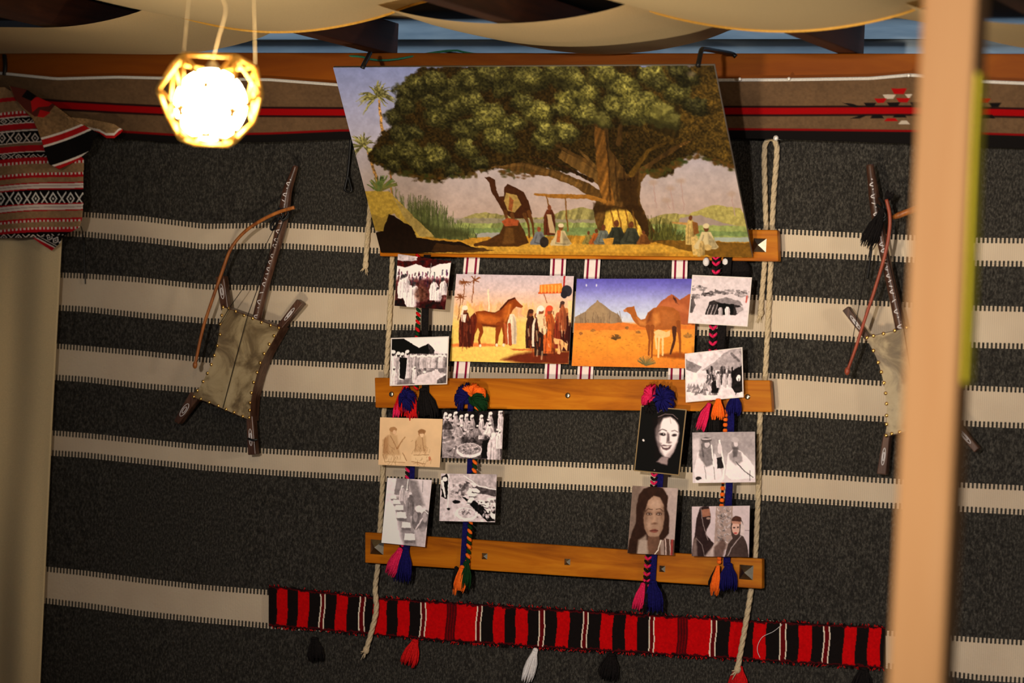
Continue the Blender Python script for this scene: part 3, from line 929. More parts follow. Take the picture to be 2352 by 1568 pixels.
# ------------------------------------------------------------------ braided straps with tassels
def tassel(parent, top, bot, w, mat, d=0.055, n=46, label=None, seed=1, name='tassel', neck=0.28, thick=2.0):
    rng = random.Random(seed * 77 + int(top[0]))
    a = W(*top, d); b = W(*bot, d)
    ax = b - a; L = np.linalg.norm(ax); ax /= L
    sd = np.cross(ax, (0, 1, 0)); sd /= np.linalg.norm(sd); out = np.array([0, -1., 0])
    hw = w * PX / 2
    mb = MB()
    mb.blob(a + ax * L * 0.06, [sd * hw * 0.42, out * hw * 0.4, ax * L * 0.07], 8, 6)
    # core so that the bundle is opaque
    cp = [a, a + ax * L * 0.15, a + ax * L * 0.35, a + ax * L * 0.6, a + ax * L * 0.86]
    mb.tube(np.array(cp), [hw * neck, hw * 0.36, hw * 0.66, hw * 0.84, hw * 0.72], 10, squash=0.5, normal=out)
    for i in range(n):
        t = rng.uniform(0, 2 * math.pi); q = math.sqrt(rng.uniform(0.15, 1))
        ox = math.cos(t) * q; oy = math.sin(t) * q * 0.6
        ln = L * rng.uniform(0.82, 1.06)
        pts = []
        for k, (f, s_) in enumerate(((0.03, 0.3), (0.2, 0.42), (0.5, 0.85), (0.8, 1.0), (1.0, 0.95))):
            pts.append(a + ax * ln * f + sd * ox * hw * s_ * (1 + rng.uniform(-.06, .06)) + out * (oy * hw * s_))
        mb.tube(np.array(pts), [thick * PX * 0.9] * 4 + [thick * PX * 0.5], 5)
    o = mb.build(name, mat, parent, True)
    if label: o['label'] = label
    return o


def tuft(parent, c, rx, ry, mat, d=0.06, n=60, seed=1, label=None, a0=-math.pi, a1=math.pi):
    """loose mop of yarn falling over a knot"""
    rng = random.Random(seed)
    cc = W(*c, d); mb = MB()
    rxm, rym = rx * PX, ry * PX
    am = (a0 + a1) / 2
    mb.blob(cc + np.array([math.sin(am) * rxm * 0.3 if a1 - a0 < 5 else 0, 0, math.cos(am) * rym * 0.3 if a1 - a0 < 5 else 0]), [(rxm * 0.62, 0, 0), (0, 0.012, 0), (0, 0, rym * 0.62)], 10, 6)
    for i in range(n):
        t = rng.uniform(a0, a1)
        q = rng.uniform(0.75, 1.05)
        e = cc + np.array([math.sin(t) * rxm * q, -rng.uniform(0, 0.006), math.cos(t) * rym * q])
        m_ = cc + np.array([math.sin(t) * rxm * q * 0.6, -rng.uniform(0.012, 0.022), math.cos(t) * rym * q * 0.6 + 0.004])
        e2 = e + np.array([math.sin(t) * 0.003, 0.004, -0.012 * rng.uniform(0.5, 1.3)])
        mb.tube(np.array([cc + (0, -0.008, 0), m_, e, e2]), [0.0022, 0.0024, 0.0022, 0.001], 5)
    o = mb.build('tuft', mat, parent, True)
    if label: o['label'] = label
    return o


def braid_part(parent, pts, w, m1, m2, style='chevron', d=0.052, step=13.0):
    step *= 1.8
    P = WP(pts, d); L = np.linalg.norm(np.diff(P, axis=0), axis=1).sum()
    n = max(4, int(L / (step * PX)))
    P = smooth_path(P, n * 2 + 1)
    T = np.gradient(P, axis=0); T /= np.linalg.norm(T, axis=1)[:, None]
    hw = w * PX / 2; out = np.array([0, -1., 0])
    A, B = MB(), MB()
    for i in range(2 * n + 1):
        t = T[i]; s_ = np.cross(t, out); s_ /= np.linalg.norm(s_)
        mb = A if i % 2 == 0 else B
        h = step * PX
        if style == 'bead':
            if i % 2 == 0: mb.blob(P[i], [s_ * hw * 0.95, out * hw * 0.8, t * h * 0.42], 8, 5)
            else: mb.blob(P[i], [s_ * hw * 0.55, out * hw * 0.6, t * h * 0.4], 8, 5)
        elif style == 'diagonal':
            a = 0.75; ax1 = s_ * math.cos(a) - t * math.sin(a); ax2 = s_ * math.sin(a) + t * math.cos(a)
            mb.blob(P[i], [ax1 * hw * 1.25, out * hw * 0.7, ax2 * h * 0.21], 8, 5)
        else:
            for sg in (-1, 1):
                a = 0.8; ax1 = s_ * sg * math.cos(a) - t * math.sin(a); ax2 = s_ * sg * math.sin(a) + t * math.cos(a)
                mb.blob(P[i] + s_ * sg * hw * 0.42, [ax1 * hw * 0.82, out * hw * 0.62, ax2 * h * 0.19], 7, 5)
    A.build('braid_yarn', m1, parent, True); B.build('braid_yarn', m2, parent, True)


def strap_part(parent, pts, w, mat, d=0.047, label=None):
    P = smooth_path(WP(pts, d), 24); hw = w * PX / 2
    T = np.gradient(P, axis=0); T /= np.linalg.norm(T, axis=1)[:, None]
    s_ = np.cross(T, (0, -1., 0)); s_ /= np.linalg.norm(s_, axis=1)[:, None]
    mb = MB(); mb.strip(P - s_ * hw, P + s_ * hw, 0.004)
    o = mb.build('cord', mat, parent, bevel=0.001)
    if label: o['label'] = label
    return o


def strap_thing(at, label):
    e = empty('braided_strap', W(*at, 0.05)); return tag(e, label, 'strap', 'braided straps holding the prints')


# upper left
t = strap_thing((963, 590), 'red and green braided strap with a black cord at the upper left of the rack')
strap_part(t, [(982, 585), (978, 700), (977, 800), (978, 900)], 17, M['black'])
braid_part(t, [(960, 588), (961, 700), (958, 780), (955, 890)], 13, M['red'], M['green'], 'diagonal', step=10)
tassel(t, (933, 885), (922, 952), 40, M['red'], 0.06, 40, 'red tassel', 1)
tassel(t, (948, 905), (950, 965), 34, M['red'], 0.056, 30, None, 2)
tassel(t, (915, 915), (908, 958), 22, M['pink'], 0.060, 24, 'pink tassel', 9)
tuft(t, (936, 912), 20, 24, M['navy'], 0.068, 50, 3, 'navy blue tuft')
tassel(t, (972, 890), (985, 964), 56, M['black'], 0.05, 46, 'black tassel', 3)
# upper right
t = strap_thing((1645, 595), 'pink and black braided strap at the upper right of the rack')
strap_part(t, [(1672, 590), (1664, 700), (1655, 800), (1652, 910)], 20, M['black'])
mb = MB(); mb.blob(W(1694, 622, 0.03), [(0.034, 0, 0), (0, 0.012, 0), (0, 0, 0.032)], 12, 8)
mb.build('knot', M['black'], t, True)
braid_part(t, [(1645, 592), (1644, 640), (1639, 720), (1637, 810), (1632, 915)], 20, M['pink'], M['black'], 'chevron', step=9.5)
for sx_ in (1622, 1667):
    mb = MB(); mb.blob(W(sx_, 601, 0.046), [(0.009, 0, 0), (0, 0.008, 0), (0, 0, 0.011)], 8, 6)
    mb.build('white_knot', M['white'], t, True)
tassel(t, (1630, 925), (1608, 986), 24, M['pink'], 0.062, 34, 'pink tassel', 1)
tassel(t, (1650, 915), (1648, 962), 30, M['orange'], 0.066, 34, 'orange tassel', 2)
tassel(t, (1630, 925), (1600, 975), 20, M['black'], 0.056, 20, 'black tassel', 5)
tassel(t, (1640, 935), (1638, 1000), 38, M['black'], 0.05, 40, None, 6)
tassel(t, (1688, 905), (1684, 952), 38, M['navy'], 0.054, 44, 'navy blue tassel', 4)
# lower left A
t = strap_thing((940, 900), 'pink and black braided strap with a navy cord under the sepia drawing')
strap_part(t, [(950, 940), (946, 1080), (941, 1200), (932, 1275)], 16, M['navy'])
braid_part(t, [(938, 945), (936, 1080), (929, 1200), (922, 1262)], 13, M['pink'], M['black'], 'diagonal', step=9)
tassel(t, (921, 1258), (894, 1318), 32, M['pink'], 0.062, 44, 'pink tassel', 1)
tassel(t, (932, 1255), (924, 1334), 42, M['navy'], 0.056, 60, 'navy blue tassel', 2)
# lower left B
t = strap_thing((1085, 900), 'orange and green braided strap with a navy cord at the left of the lower rack')
strap_part(t, [(1082, 900), (1080, 1080), (1072, 1180), (1064, 1300)], 14, M['navy'])
braid_part(t, [(1096, 925), (1090, 1070), (1081, 1190), (1077, 1250), (1074, 1292)], 14, M['orange'], M['green'], 'diagonal', step=10.5)
tuft(t, (1085, 915), 38, 30, M['green'], 0.058, 60, 5, 'green tuft', 0.6, 2.6)
tuft(t, (1078, 912), 34, 32, M['navy'], 0.056, 60, 6, 'navy blue tuft', -2.6, 0.0)
tuft(t, (1088, 905), 30, 24, M['orange'], 0.066, 60, 7, 'orange tuft', -1.2, 1.4)
tassel(t, (1072, 1288), (1064, 1352), 34, M['green'], 0.056, 34, 'green tassel', 1)
tassel(t, (1062, 1298), (1052, 1364), 30, M['orange'], 0.062, 18, 'orange tassel', 2, neck=0.12)
tassel(t, (1048, 1300), (1046, 1352), 18, M['black'], 0.058, 18, None, 3)
# lower right C
t = strap_thing((1508, 900), 'pink and black braided strap with a navy cord behind the two portraits')
strap_part(t, [(1520, 930), (1516, 1090), (1506, 1200), (1497, 1345)], 18, M['navy'])
braid_part(t, [(1512, 930), (1503, 1090), (1495, 1200), (1489, 1275), (1484, 1345)], 17, M['pink'], M['black'], 'chevron', step=8.5)
tuft(t, (1500, 912), 24, 28, M['pink'], 0.058, 60, 5, 'pink tuft', -2.4, 0.2)
tuft(t, (1524, 915), 25, 32, M['navy'], 0.060, 70, 6, 'navy blue tuft')
tuft(t, (1496, 932), 18, 16, M['black'], 0.063, 40, 8, 'black tuft', 0.6, 4.4)
tassel(t, (1478, 1338), (1463, 1398), 24, M['pink'], 0.062, 40, 'pink tassel', 1)
tassel(t, (1484, 1335), (1478, 1402), 24, M['black'], 0.056, 30, 'black tassel', 3)
tassel(t, (1500, 1332), (1503, 1404), 44, M['navy'], 0.054, 66, 'navy blue tassel', 2)
# lower right D
t = strap_thing((1665, 950), 'orange beaded strap with a navy cord at the right of the lower rack')
strap_part(t, [(1680, 940), (1676, 1100), (1672, 1200), (1670, 1300)], 16, M['navy'])
braid_part(t, [(1667, 945), (1661, 1100), (1655, 1200), (1652, 1290)], 12, M['orange'], M['black'], 'bead', step=7)
tassel(t, (1650, 1298), (1640, 1366), 22, M['orange'], 0.062, 30, 'orange tassel', 1)
tassel(t, (1648, 1300), (1634, 1352), 22, M['black'], 0.056, 24, 'black tassel', 3)
tassel(t, (1674, 1292), (1672, 1354), 44, M['navy'], 0.054, 60, 'navy blue tassel', 2)

# ------------------------------------------------------------------ red and black banner
BT = ([600, 622, 870, 1180, 1560, 2030, 2050], [1343, 1345, 1372, 1392, 1415, 1440, 1441])
BB = ([600, 615, 830, 1000, 1240, 1560, 2030, 2050], [1436, 1437, 1455, 1470, 1487, 1505, 1535, 1536])
seq = [(623, 'k'), (636, 'r'), (660, 'k'), (684, 'r'), (709, 'k'), (734, 'w'), (746, 'k'), (771, 'r'), (797, 'k'), (824, 'w'), (838, 'k'), (857, 'r'), (888, 'k'), (913, 'r'), (940, 'k'), (965, 'w'),
       (978, 'r'), (1024, 's'), (1047, 'r'), (1093, 'w'), (1106, 'k'), (1133, 'r'), (1159, 'k'), (1184, 'r'), (1212, 'k'), (1237, 'w'), (1251, 'k'), (1278, 'r'), (1307, 'k'), (1337, 'w'), (1350, 'k'),
       (1379, 'r'), (1407, 'k'), (1436, 'r'), (1463, 'k'), (1490, 'w'), (1503, 'r'), (1555, 's'), (1579, 'r'), (1631, 'w'), (1645, 'k'), (1675, 'r'), (1705, 'k'), (1730, 'r'), (1759, 'k'), (1790, 'w'),
       (1806, 'k'), (1834, 'r'), (1864, 'k'), (1890, 'w'), (1905, 'k'), (1937, 'r'), (1965, 'k'), (1993, 'r'), (2022, 'k'), (2060, 'k')]


def paint_banner(c):
    yt = np.interp(c.X, *BT); yb = np.interp(c.X, *BB); mid = (yt + yb) / 2
    x = c.X + (c.Y - mid) * 0.045 + 1.2 * np.sin(c.Y / 14 + c.X / 60)
    kc = dict(k=(17, 13, 13), r=(164, 5, 9), s=(92, 5, 9), w=(80, 7, 11))
    c.c[:] = kc['k']
    for (a, k), (b_, _) in zip(seq[:-1], seq[1:]):
        m = (x >= a) & (x < b_); c.c[m] = kc[k]
        if k == 'w':
            c.c[(np.abs(x - a - 1.2) < 1.3) | (np.abs(x - b_ + 1.2) < 1.3)] = (205, 186, 168)
        if k == 's':
            for q in (0.1, 0.37, 0.63, 0.9): c.c[np.abs(x - a - (b_ - a) * q) < 1.5] = (60, 8, 12)
    e = np.minimum(c.Y - yt, yb - c.Y) + (vnoise(c.X, c.Y, 7, 8, 2) - 0.5) * 9
    c.c[e < 5] = (62, 8, 12); c.c[e < 2] = (24, 10, 12)
    c.grain(0.1, 4, 9, 2)


xs2 = np.linspace(617, 2033, 1100); vr = np.linspace(0, 1, 64)
Xg = np.tile(xs2, (64, 1)); Yt = np.interp(xs2, *BT); Yb = np.interp(xs2, *BB)
Yg = Yt[None, :] + (Yb - Yt)[None, :] * vr[:, None]
ban = sheet('woven_banner', Xg, Yg, 0.0095 + 0.001 * np.sin(Xg / 80), paint_banner, th=0.003)
tag(ban, 'long narrow red and black striped woven band hung below the rack', 'banner')
rng = random.Random(5); mb = MB(); mb2 = MB()
for i in range(900):                                   # fuzzy edges
    x = rng.uniform(618, 2032); tp = rng.random() < 0.45
    y = np.interp(x, *(BT if tp else BB))
    p = W(x, y, 0.011); q = np.array([rng.uniform(-.006, .006), -rng.uniform(0, .004), rng.uniform(0.001, .007) * (1 if tp else -1)])
    (mb if rng.random() < 0.6 else mb2).tube(np.array([p, p + q * 0.6 + np.array([rng.uniform(-.002, .002), 0, 0]), p + q]), 0.0011, 3, cap=False)
tag(mb.build('fringe', M['black'], ban), None, None, None, 'stuff'); tag(mb2.build('fringe', M['red'], ban), None, None, None, 'stuff')
tassel(ban, (722, 1462), (726, 1518), 44, M['black'], 0.016, 50, 'black tassel', 1)
tassel(ban, (955, 1468), (938, 1526), 42, M['red'], 0.016, 60, 'red tassel', 2)
tassel(ban, (1231, 1488), (1209, 1562), 30, M['white'], 0.018, 46, 'white tassel', 3)
tassel(ban, (1405, 1500), (1396, 1560), 50, M['black'], 0.016, 60, 'black tassel', 4)
tassel(ban, (1697, 1528), (1695, 1590), 48, M['red'], 0.014, 50, 'red tassel', 5)
tassel(ban, (1985, 1532), (1978, 1590), 44, M['black'], 0.014, 50, 'black tassel', 6)

# ------------------------------------------------------------------ rebabs with bows
def bar(parent, a, b, wa, wb, d0, d1, name, mat):
    """tapered bar between two pixels, from d0 to d1 before the wall"""
    A = np.array(a, float); B = np.array(b, float); t = (B - A) / np.linalg.norm(B - A); n = np.array([-t[1], t[0]])
    mb = MB(); f4 = [A - n * wa / 2, A + n * wa / 2, B + n * wb / 2, B - n * wb / 2]
    fr = [W(q[0], q[1], d1) for q in f4]; bk = [p + np.array([0, d1 - d0, 0]) for p in fr]
    mb.hexa(bk + fr)
    return mb.build(name, mat, parent, bevel=0.002)


def rebab(spec, label):
    d0, d1 = 0.014, 0.058
    L, T_, R_, B_ = spec['L'], spec['T'], spec['R'], spec['B']
    loop = list(T_) + list(R_)[1:] + list(B_)[::-1][1:] + list(L)[::-1][1:-1]      # clockwise from top left
    root = empty('rebab', W(*spec['base'], d0)); tag(root, label, 'instrument', 'rebabs hung on the wall')
    fr = np.array([W(p[0], p[1], d1) for p in loop]); bk = fr + np.array([0, d1 - d0, 0])
    cen = fr.mean(0)
    n = len(loop)
    # wooden box frame: outer wall and front rim
    inn = cen + (fr - cen) * 0.9; inn[:, 1] = fr[:, 1]
    inb = inn.copy(); inb[:, 1] = bk[:, 1]
    mb = MB(); V = np.concatenate([fr, bk, inn, inb]); f = []
    for i in range(n):
        j = (i + 1) % n
        f += [(i, j, n + j, n + i), (i, 2 * n + i, 2 * n + j, j), (2 * n + i, 3 * n + i, 3 * n + j, 2 * n + j), (n + i, n + j, 3 * n + j, 3 * n + i)]
    mb.add(V, f); mb.build('body_frame', M['rebab'], root)
    # skin, drawn over the rim and slightly sunk in the middle
    rings = []; sk = []
    for k, s_ in enumerate((0.985, 0.8, 0.5, 0.2)):
        q = cen + (fr - cen) * s_; q[:, 1] = fr[:, 1] - 0.0025 + 0.004 * (1 - s_); sk.append(q)
    V = np.concatenate(sk + [np.array([[cen[0], fr[:, 1].mean() + 0.0015, cen[2]]])]); f = []
    for k in range(3):
        for i in range(n):
            j = (i + 1) % n; f.append((k * n + i, k * n + j, (k + 1) * n + j, (k + 1) * n + i))
    f += [(3 * n + i, 3 * n + (i + 1) % n, 4 * n) for i in range(n)]
    mb = MB(); mb.add(V, f); mb.build('skin', M['skin'], root, True)
    # tacks
    tk = MB(); tk.blob((0, 0, 0), [(0.0046, 0, 0), (0, 0.003, 0), (0, 0, 0.0046)], 8, 5)
    first = None
    for (x, y) in spec['tacks']:
        if first is None:
            first = tk.build('tack', M['brass'], root, True)
            first.location = Vector([float(q) for q in (W(x, y, d1 + 0.0035) - wloc(root))])
        else: copy_as(first, root, W(x, y, d1 + 0.0035))
    for (a, b, wa, wb) in spec['horns']: bar(root, a, b, wa, wb, d0 + 0.014, d1 - 0.006, 'horn', M['rebab'])
    # neck
    P = smooth_path(WP(spec['neck'], 0.042), 60)
    w = np.interp(np.linspace(0, 1, 60), np.linspace(0, 1, len(spec['neckw'])), spec['neckw']) * PX / 2
    mb = MB(); mb.tube(P, w, 12); mb.build('neck', M['rebab'], root, True)
    # inlay: wavy white lines along the neck and rings on the horns
    mb = MB(); T = np.gradient(P, axis=0); T /= np.linalg.norm(T, axis=1)[:, None]
    rg = random.Random(3)
    i = 2
    while i < 56:
        ln = rg.choice((2, 3, 3, 4)); seg = []
        for k in range(ln * 3):
            j = min(i + k / 3.0, 58); q = int(j); a = math.sin((k) * 0.9 + i) * 0.9 + 0.35
            s_ = np.cross(T[q], (0, -1., 0)); s_ /= np.linalg.norm(s_)
            pt = P[q] + (P[q + 1] - P[q]) * (j - q)
            seg.append(pt + w[q] * 1.0 * (math.sin(a * 0.75) * s_ * 0.9 + np.array([0, -1, 0]) * math.cos(a)))
        mb.tube(np.array(seg), 0.0013, 5); i += ln + rg.choice((0, 1, 1, 2))
    for (a, b, wa, wb) in spec['horns']:
        A = np.array(a, float); B = np.array(b, float); t = (B - A); n_ = np.array([-t[1], t[0]]) / np.linalg.norm(t)
        for rr in (0.26, 0.13):
            ring = []
            for k in range(21):
                th = 2 * math.pi * k / 20; q = A + t * (0.55 + 0.30 * math.cos(th) * rr / 0.36) + n_ * wa * rr * math.sin(th) * 0.9
                ring.append(W(q[0], q[1], d1 - 0.005))
            mb.tube(np.array(ring), 0.0009, 4, cap=False)
    rr = list(R_)
    for k in range(len(rr) - 1):                    # zigzag on the visible flank
        A = W(*rr[k], d1 - 0.012); B = W(*rr[k + 1], d1 - 0.012)
        off = np.array([0.003, 0, 0])
        mb.tube(np.array([A + off, (A + B) / 2 + off + (0, 0.016, 0), B + off]), 0.0016, 4)
        mb.tube(np.array([A + off + (0, 0.022, 0), (A + B) / 2 + off + (0, 0.006, 0), B + off + (0, 0.022, 0)]), 0.0012, 4)
    mb.build('inlay', M['inlay'], root, True)['kind'] = 'stuff'
    # string and bridge
    mb = MB(); mb.tube(WP(spec['string']), 0.0011, 5, cap=False); mb.build('string', M['black'], root, True)
    if 'peg' in spec:
        mb = MB(); mb.tube(WP(spec['peg'], 0.06), [0.005, 0.0075, 0.008], 8); mb.build('peg', M['bow'], root, True)
    for lp in spec.get('loops', []):
        mb = MB(); mb.tube(smooth_path(WP(lp), 24), 0.0032, 6); mb.build('black_lashing', M['plastic'], root, True)
    return root


rebab(dict(base=(560, 850), L=[(512, 703), (506, 735), (503, 770), (497, 800), (486, 835), (472, 865), (458, 890), (440, 912)], T=[(512, 703), (560, 720), (600, 736), (646, 752)],
           R=[(646, 752), (630, 780), (613, 810), (602, 835), (592, 860), (584, 890), (578, 920), (575, 966)], B=[(440, 912), (480, 925), (520, 943), (575, 966)],
           tacks=[(512, 705), (509, 724), (505, 744), (505, 768), (499, 794), (492, 816), (485, 837), (476, 857), (466, 876), (453, 897), (445, 911), (525, 708), (541, 715), (560, 724), (580, 731), (600, 740), (621, 747),
                  (640, 753), (629, 771), (618, 790), (606, 812), (597, 833), (590, 855), (582, 878), (577, 902), (574, 925), (573, 942), (572, 959), (461, 916), (480, 924), (501, 932), (519, 940), (537, 947), (557, 956)],
           horns=[((516, 712), (504, 634), 17, 19), ((636, 757), (688, 692), 13, 17), ((447, 906), (404, 970), 24, 13), ((572, 955), (578, 1044), 15, 18)],
           neck=[(588, 740), (600, 690), (622, 610), (640, 545), (652, 490), (660, 440), (670, 410), (680, 380)], neckw=[22, 22, 21, 22, 26, 28, 22, 13],
           string=[(652, 505, .062), (600, 640, .07), (568, 727, .072), (540, 830, .066), (512, 937, .063)],
           loops=[[(640, 478, .06), (650, 488, .066), (648, 500, .066), (632, 506, .06), (622, 520, .058), (624, 528, .058), (632, 522, .06), (640, 500, .066)], [(640, 482, .068), (655, 480, .066), (662, 490, .062), (650, 505, .064), (642, 495, .066)],
                  [(656, 500, .056), (664, 488, .055), (660, 500, .058), (648, 508, .062)], [(570, 1007, .058), (580, 1010, .062), (591, 1009, .058)]]),
      'dark carved rebab with tan skin and brass tacks hung on the wall below the lamp')
rebab(dict(base=(2090, 880), L=[(1988, 774), (2008, 810), (2018, 833), (2025, 860), (2031, 885), (2035, 910), (2037, 935), (2036, 960), (2036, 985), (2032, 1004)], T=[(1988, 774), (2030, 764), (2080, 752), (2146, 736)],
           R=[(2146, 736), (2138, 780), (2136, 820), (2142, 860), (2152, 900), (2166, 935), (2192, 968)], B=[(2032, 1004), (2075, 993), (2130, 982), (2192, 968)],
           tacks=[(1991, 775), (2006, 771), (2029, 766), (2055, 759), (2082, 752), (2006, 805), (2017, 832), (2024, 854), (2030, 879), (2034, 903), (2036, 927), (2036, 954), (2036, 974), (2035, 1000), (2048, 996), (2066, 992), (2150, 912), (2168, 940)],
           horns=[((1994, 780), (1941, 708), 13, 17), ((2036, 998), (2024, 1089), 15, 22), ((2138, 745), (2168, 672), 16, 18), ((2184, 964), (2243, 1034), 17, 15)],
           neck=[(2072, 765), (2058, 700), (2040, 620), (2024, 545), (2012, 480), (2004, 420), (1998, 378)], neckw=[26, 24, 22, 22, 26, 24, 16],
           string=[(2014, 470, .062), (2075, 752, .07), (2110, 985, .063)], peg=[(2050, 500), (2064, 494), (2112, 476)],
           loops=[[(2018, 455, .06), (2030, 470, .066), (2026, 490, .068), (2012, 500, .066), (2022, 512, .066), (2036, 500, .062)], [(2014, 470, .06), (2028, 482, .068), (2034, 496, .064), (2020, 506, .066)],
                  [(2004, 545, .05), (1998, 600, .045), (1992, 640, .04)]]),
      'dark carved rebab with a concave skin half hidden by the pale post')


def bowstick(pts, hair, mat, label, r=4.4):
    root = empty('bow', W(*pts[len(pts) // 2], 0.05)); tag(root, label, 'bow', 'bows of the rebabs')
    mb = MB(); P = smooth_path(WP(pts, 0.078), 70)
    mb.tube(P, np.linspace(r, r * 0.85, 70) * PX, 8); mb.blob(P[-1], [(0.007, 0, 0), (0, 0.006, 0), (0, 0, 0.010)])
    mb.build('stick', mat, root, True)
    mb = MB(); mb.tube(WP(hair), 0.0010, 4, cap=False); mb.build('bow_hair', M['black'], root, True)


bowstick([(676, 476), (640, 487), (600, 506), (560, 534), (530, 572), (508, 630), (487, 690), (466, 755), (448, 838)], [(640, 505, .078), (562, 657, .078), (528, 705, .078), (450, 835, .078)], M['bow'], 'curved brown bow hooked on the rebab below the lamp')
bowstick([(2036, 458), (2043, 490), (2043, 525), (2034, 580), (2010, 662), (1986, 735), (1965, 800), (1946, 852)], [(2012, 500, .078), (1985, 640, .078), (1962, 760, .078), (1946, 848, .078)], M['bow_red'], 'dark red bow hooked on the rebab beside the pale post', 4.0)
ht = empty('hair_tuft', W(2022, 480, 0.06)); tag(ht, 'black horsehair tuft tied to the rebab beside the pale post', 'tuft')
tassel(ht, (2030, 478), (1992, 566), 40, M['black'], 0.066, 46, None, 7, 'strands', thick=1.4)
tassel(ht, (2034, 462), (2046, 440), 22, M['black'], 0.066, 20, None, 8, 'strands', thick=1.4)

# ------------------------------------------------------------------ small cords
def cord(pts, r, mat, label, name='cord', cat='cord', n=40):
    mb = MB(); mb.tube(smooth_path(WP(pts), n), r, 6)
    return tag(mb.build(name, mat, None, True), label, cat)


cord([(806, 318, .03), (803, 360, .02), (799, 400, .02), (795, 420, .02), (792, 435, .02), (798, 440, .02), (808, 438, .02), (804, 420, .02), (800, 405, .02)], 0.0035, M['plastic'], 'black cord loop hanging left of the big painting')
cord([(520, 131, .06), (690, 127, .06), (790, 128, .07), (835, 131, .082), (860, 138, .088), (905, 137, .084), (960, 127, .07), (1010, 119, .06), (1050, 116, .05), (1090, 124, .055), (1200, 124, .055), (1330, 127, .05)], 0.003, M['greencord'], 'thin green cord lying along the top of the beam')
cord([(850, 131, .05), (900, 128, .05), (980, 124, .06), (1010, 119, .05), (1050, 122, .055), (1120, 128, .06)], 0.0018, M['plastic'], 'thin black cable on the beam above the painting')
cord([(832, 157, .354), (836, 148, .345), (843, 135, .27), (850, 122, .19)], 0.006, M['plastic'], 'black tie holding the painting at its upper left', 'tie', 'tie')
cord([(1603, 153, .352), (1606, 138, .345), (1611, 116, .32), (1618, 113, .28), (1650, 118, .15), (1682, 124, .08), (1690, 130, .0765)], 0.006, M['plastic'], 'black tie holding the painting at its upper right', 'tie', 'tie')
cord([(10, 126, .08), (12, 150, .085), (10, 172, .088)], 0.006, M['plastic'], 'black tie around the beam at the left edge of the picture', 'tie', 'tie')
cord([(186, 520, .06), (192, 545, .02), (194, 600, .014), (196, 652, .012)], 0.0016, M['plastic'], 'loose black thread by the patterned cloth', 'thread', 'thread')
cord([(1796, 1434, .016), (1776, 1450, .016), (1752, 1462, .016), (1741, 1480, .016), (1740, 1496, .016), (1746, 1510, .016)], 0.0006, M['white'], 'loose white thread on the right part of the red banner', 'thread', 'thread')

# ------------------------------------------------------------------ pendant lamp
LD = 5.5                                            # distance from the camera along its axis
def LP(px, py, dz=0.0):
    z_ = LD + dz
    return CAM + z_ * (F + RX * ((px - 1176) / FPX) + UX * ((784 - py) / FPX))


LPX = LD / FPX
bc = LP(484, 240)
lamp = empty('pendant_lamp', bc); tag(lamp, 'gold wire cage pendant lamp with a glowing globe bulb', 'lamp')
mb = MB(); rb = 82 * LPX; mb.blob(bc, [(rb, 0, 0), (0, rb, 0), (0, 0, rb)], 32, 20); mb.build('bulb', M['bulb'], lamp, True)


def cage_ring(r, dz, off, n=5):
    out = []
    for k in range(n):
        p = np.array([r * math.cos(off + 2 * math.pi * k / n), r * math.sin(off + 2 * math.pi * k / n), dz])
        t_ = p @ F; h_ = p[2]                       # the cage hangs a little askew, far side low
        p = p - F * t_ - Uv * h_ + F * (t_ * math.cos(.1) + h_ * math.sin(.1)) + Uv * (h_ * math.cos(.1) - t_ * math.sin(.1))
        out.append(bc + p)
    return out


n5 = 5; o5 = math.radians(-66.7)
Rt = cage_ring(100 * LPX, 98 * LPX, o5 + math.pi / 5)
Rm = cage_ring(124 * LPX, 22 * LPX, o5)
Rl = cage_ring(102 * LPX, -32 * LPX, o5 + math.pi / 5)
Rb = cage_ring(66 * LPX, -84 * LPX, o5)


def cbar(a, b):
    mb = MB(); mb.tube(np.array([a, b]), 4.8 * LPX, 6); mb.blob(a, [(4.8 * LPX, 0, 0), (0, 4.8 * LPX, 0), (0, 0, 4.8 * LPX)], 6, 4)
    mb.build('cage_bar', M['gold'], lamp, True)


for k in range(5):
    j = (k + 1) % 5
    cbar(Rt[k], Rt[j]); cbar(Rt[k], Rm[k]); cbar(Rt[k], Rm[j]); cbar(Rt[k], Rl[k]); cbar(Rm[k], Rl[k]); cbar(Rm[j], Rl[k]); cbar(Rl[k], Rb[k]); cbar(Rl[k], Rb[j]); cbar(Rb[k], Rb[j])
top_c = bc + np.array([0, 0, 100 * LPX])
mb = MB(); mb.tube(np.array([top_c + (0, 0, 0.0), top_c + (0, 0, -0.012), bc + (0, 0, rb * 0.9)]), [0.006, 0.014, 0.016], 12); mb.build('socket', M['pewter'], lamp, True)
mb = MB(); mb.tube(smooth_path(np.array([top_c, top_c + (0.012, 0, 0.05), top_c + (0.024, 0, 0.10), top_c + (0.012, 0, 0.14), top_c + (0.004, 0, ZB + 0.098 - top_c[2])]), 30), 0.0013, 6); mb.build('cord', M['linen'], lamp, True)
for k in (1, 4):
    mb = MB(); e_ = Rt[k] * 0.75 + top_c * 0.25; e_[2] = ZB + 0.098
    mb.tube(np.array([Rt[k], e_]), 0.0006, 5); mb.build('hanger_wire', M['linen'], lamp, True)

# ------------------------------------------------------------------ pale post near the camera
PD = 3.9
def PP(px, py): return CAM + PD * (F + RX * ((px - 1176) / FPX) + UX * ((784 - py) / FPX))


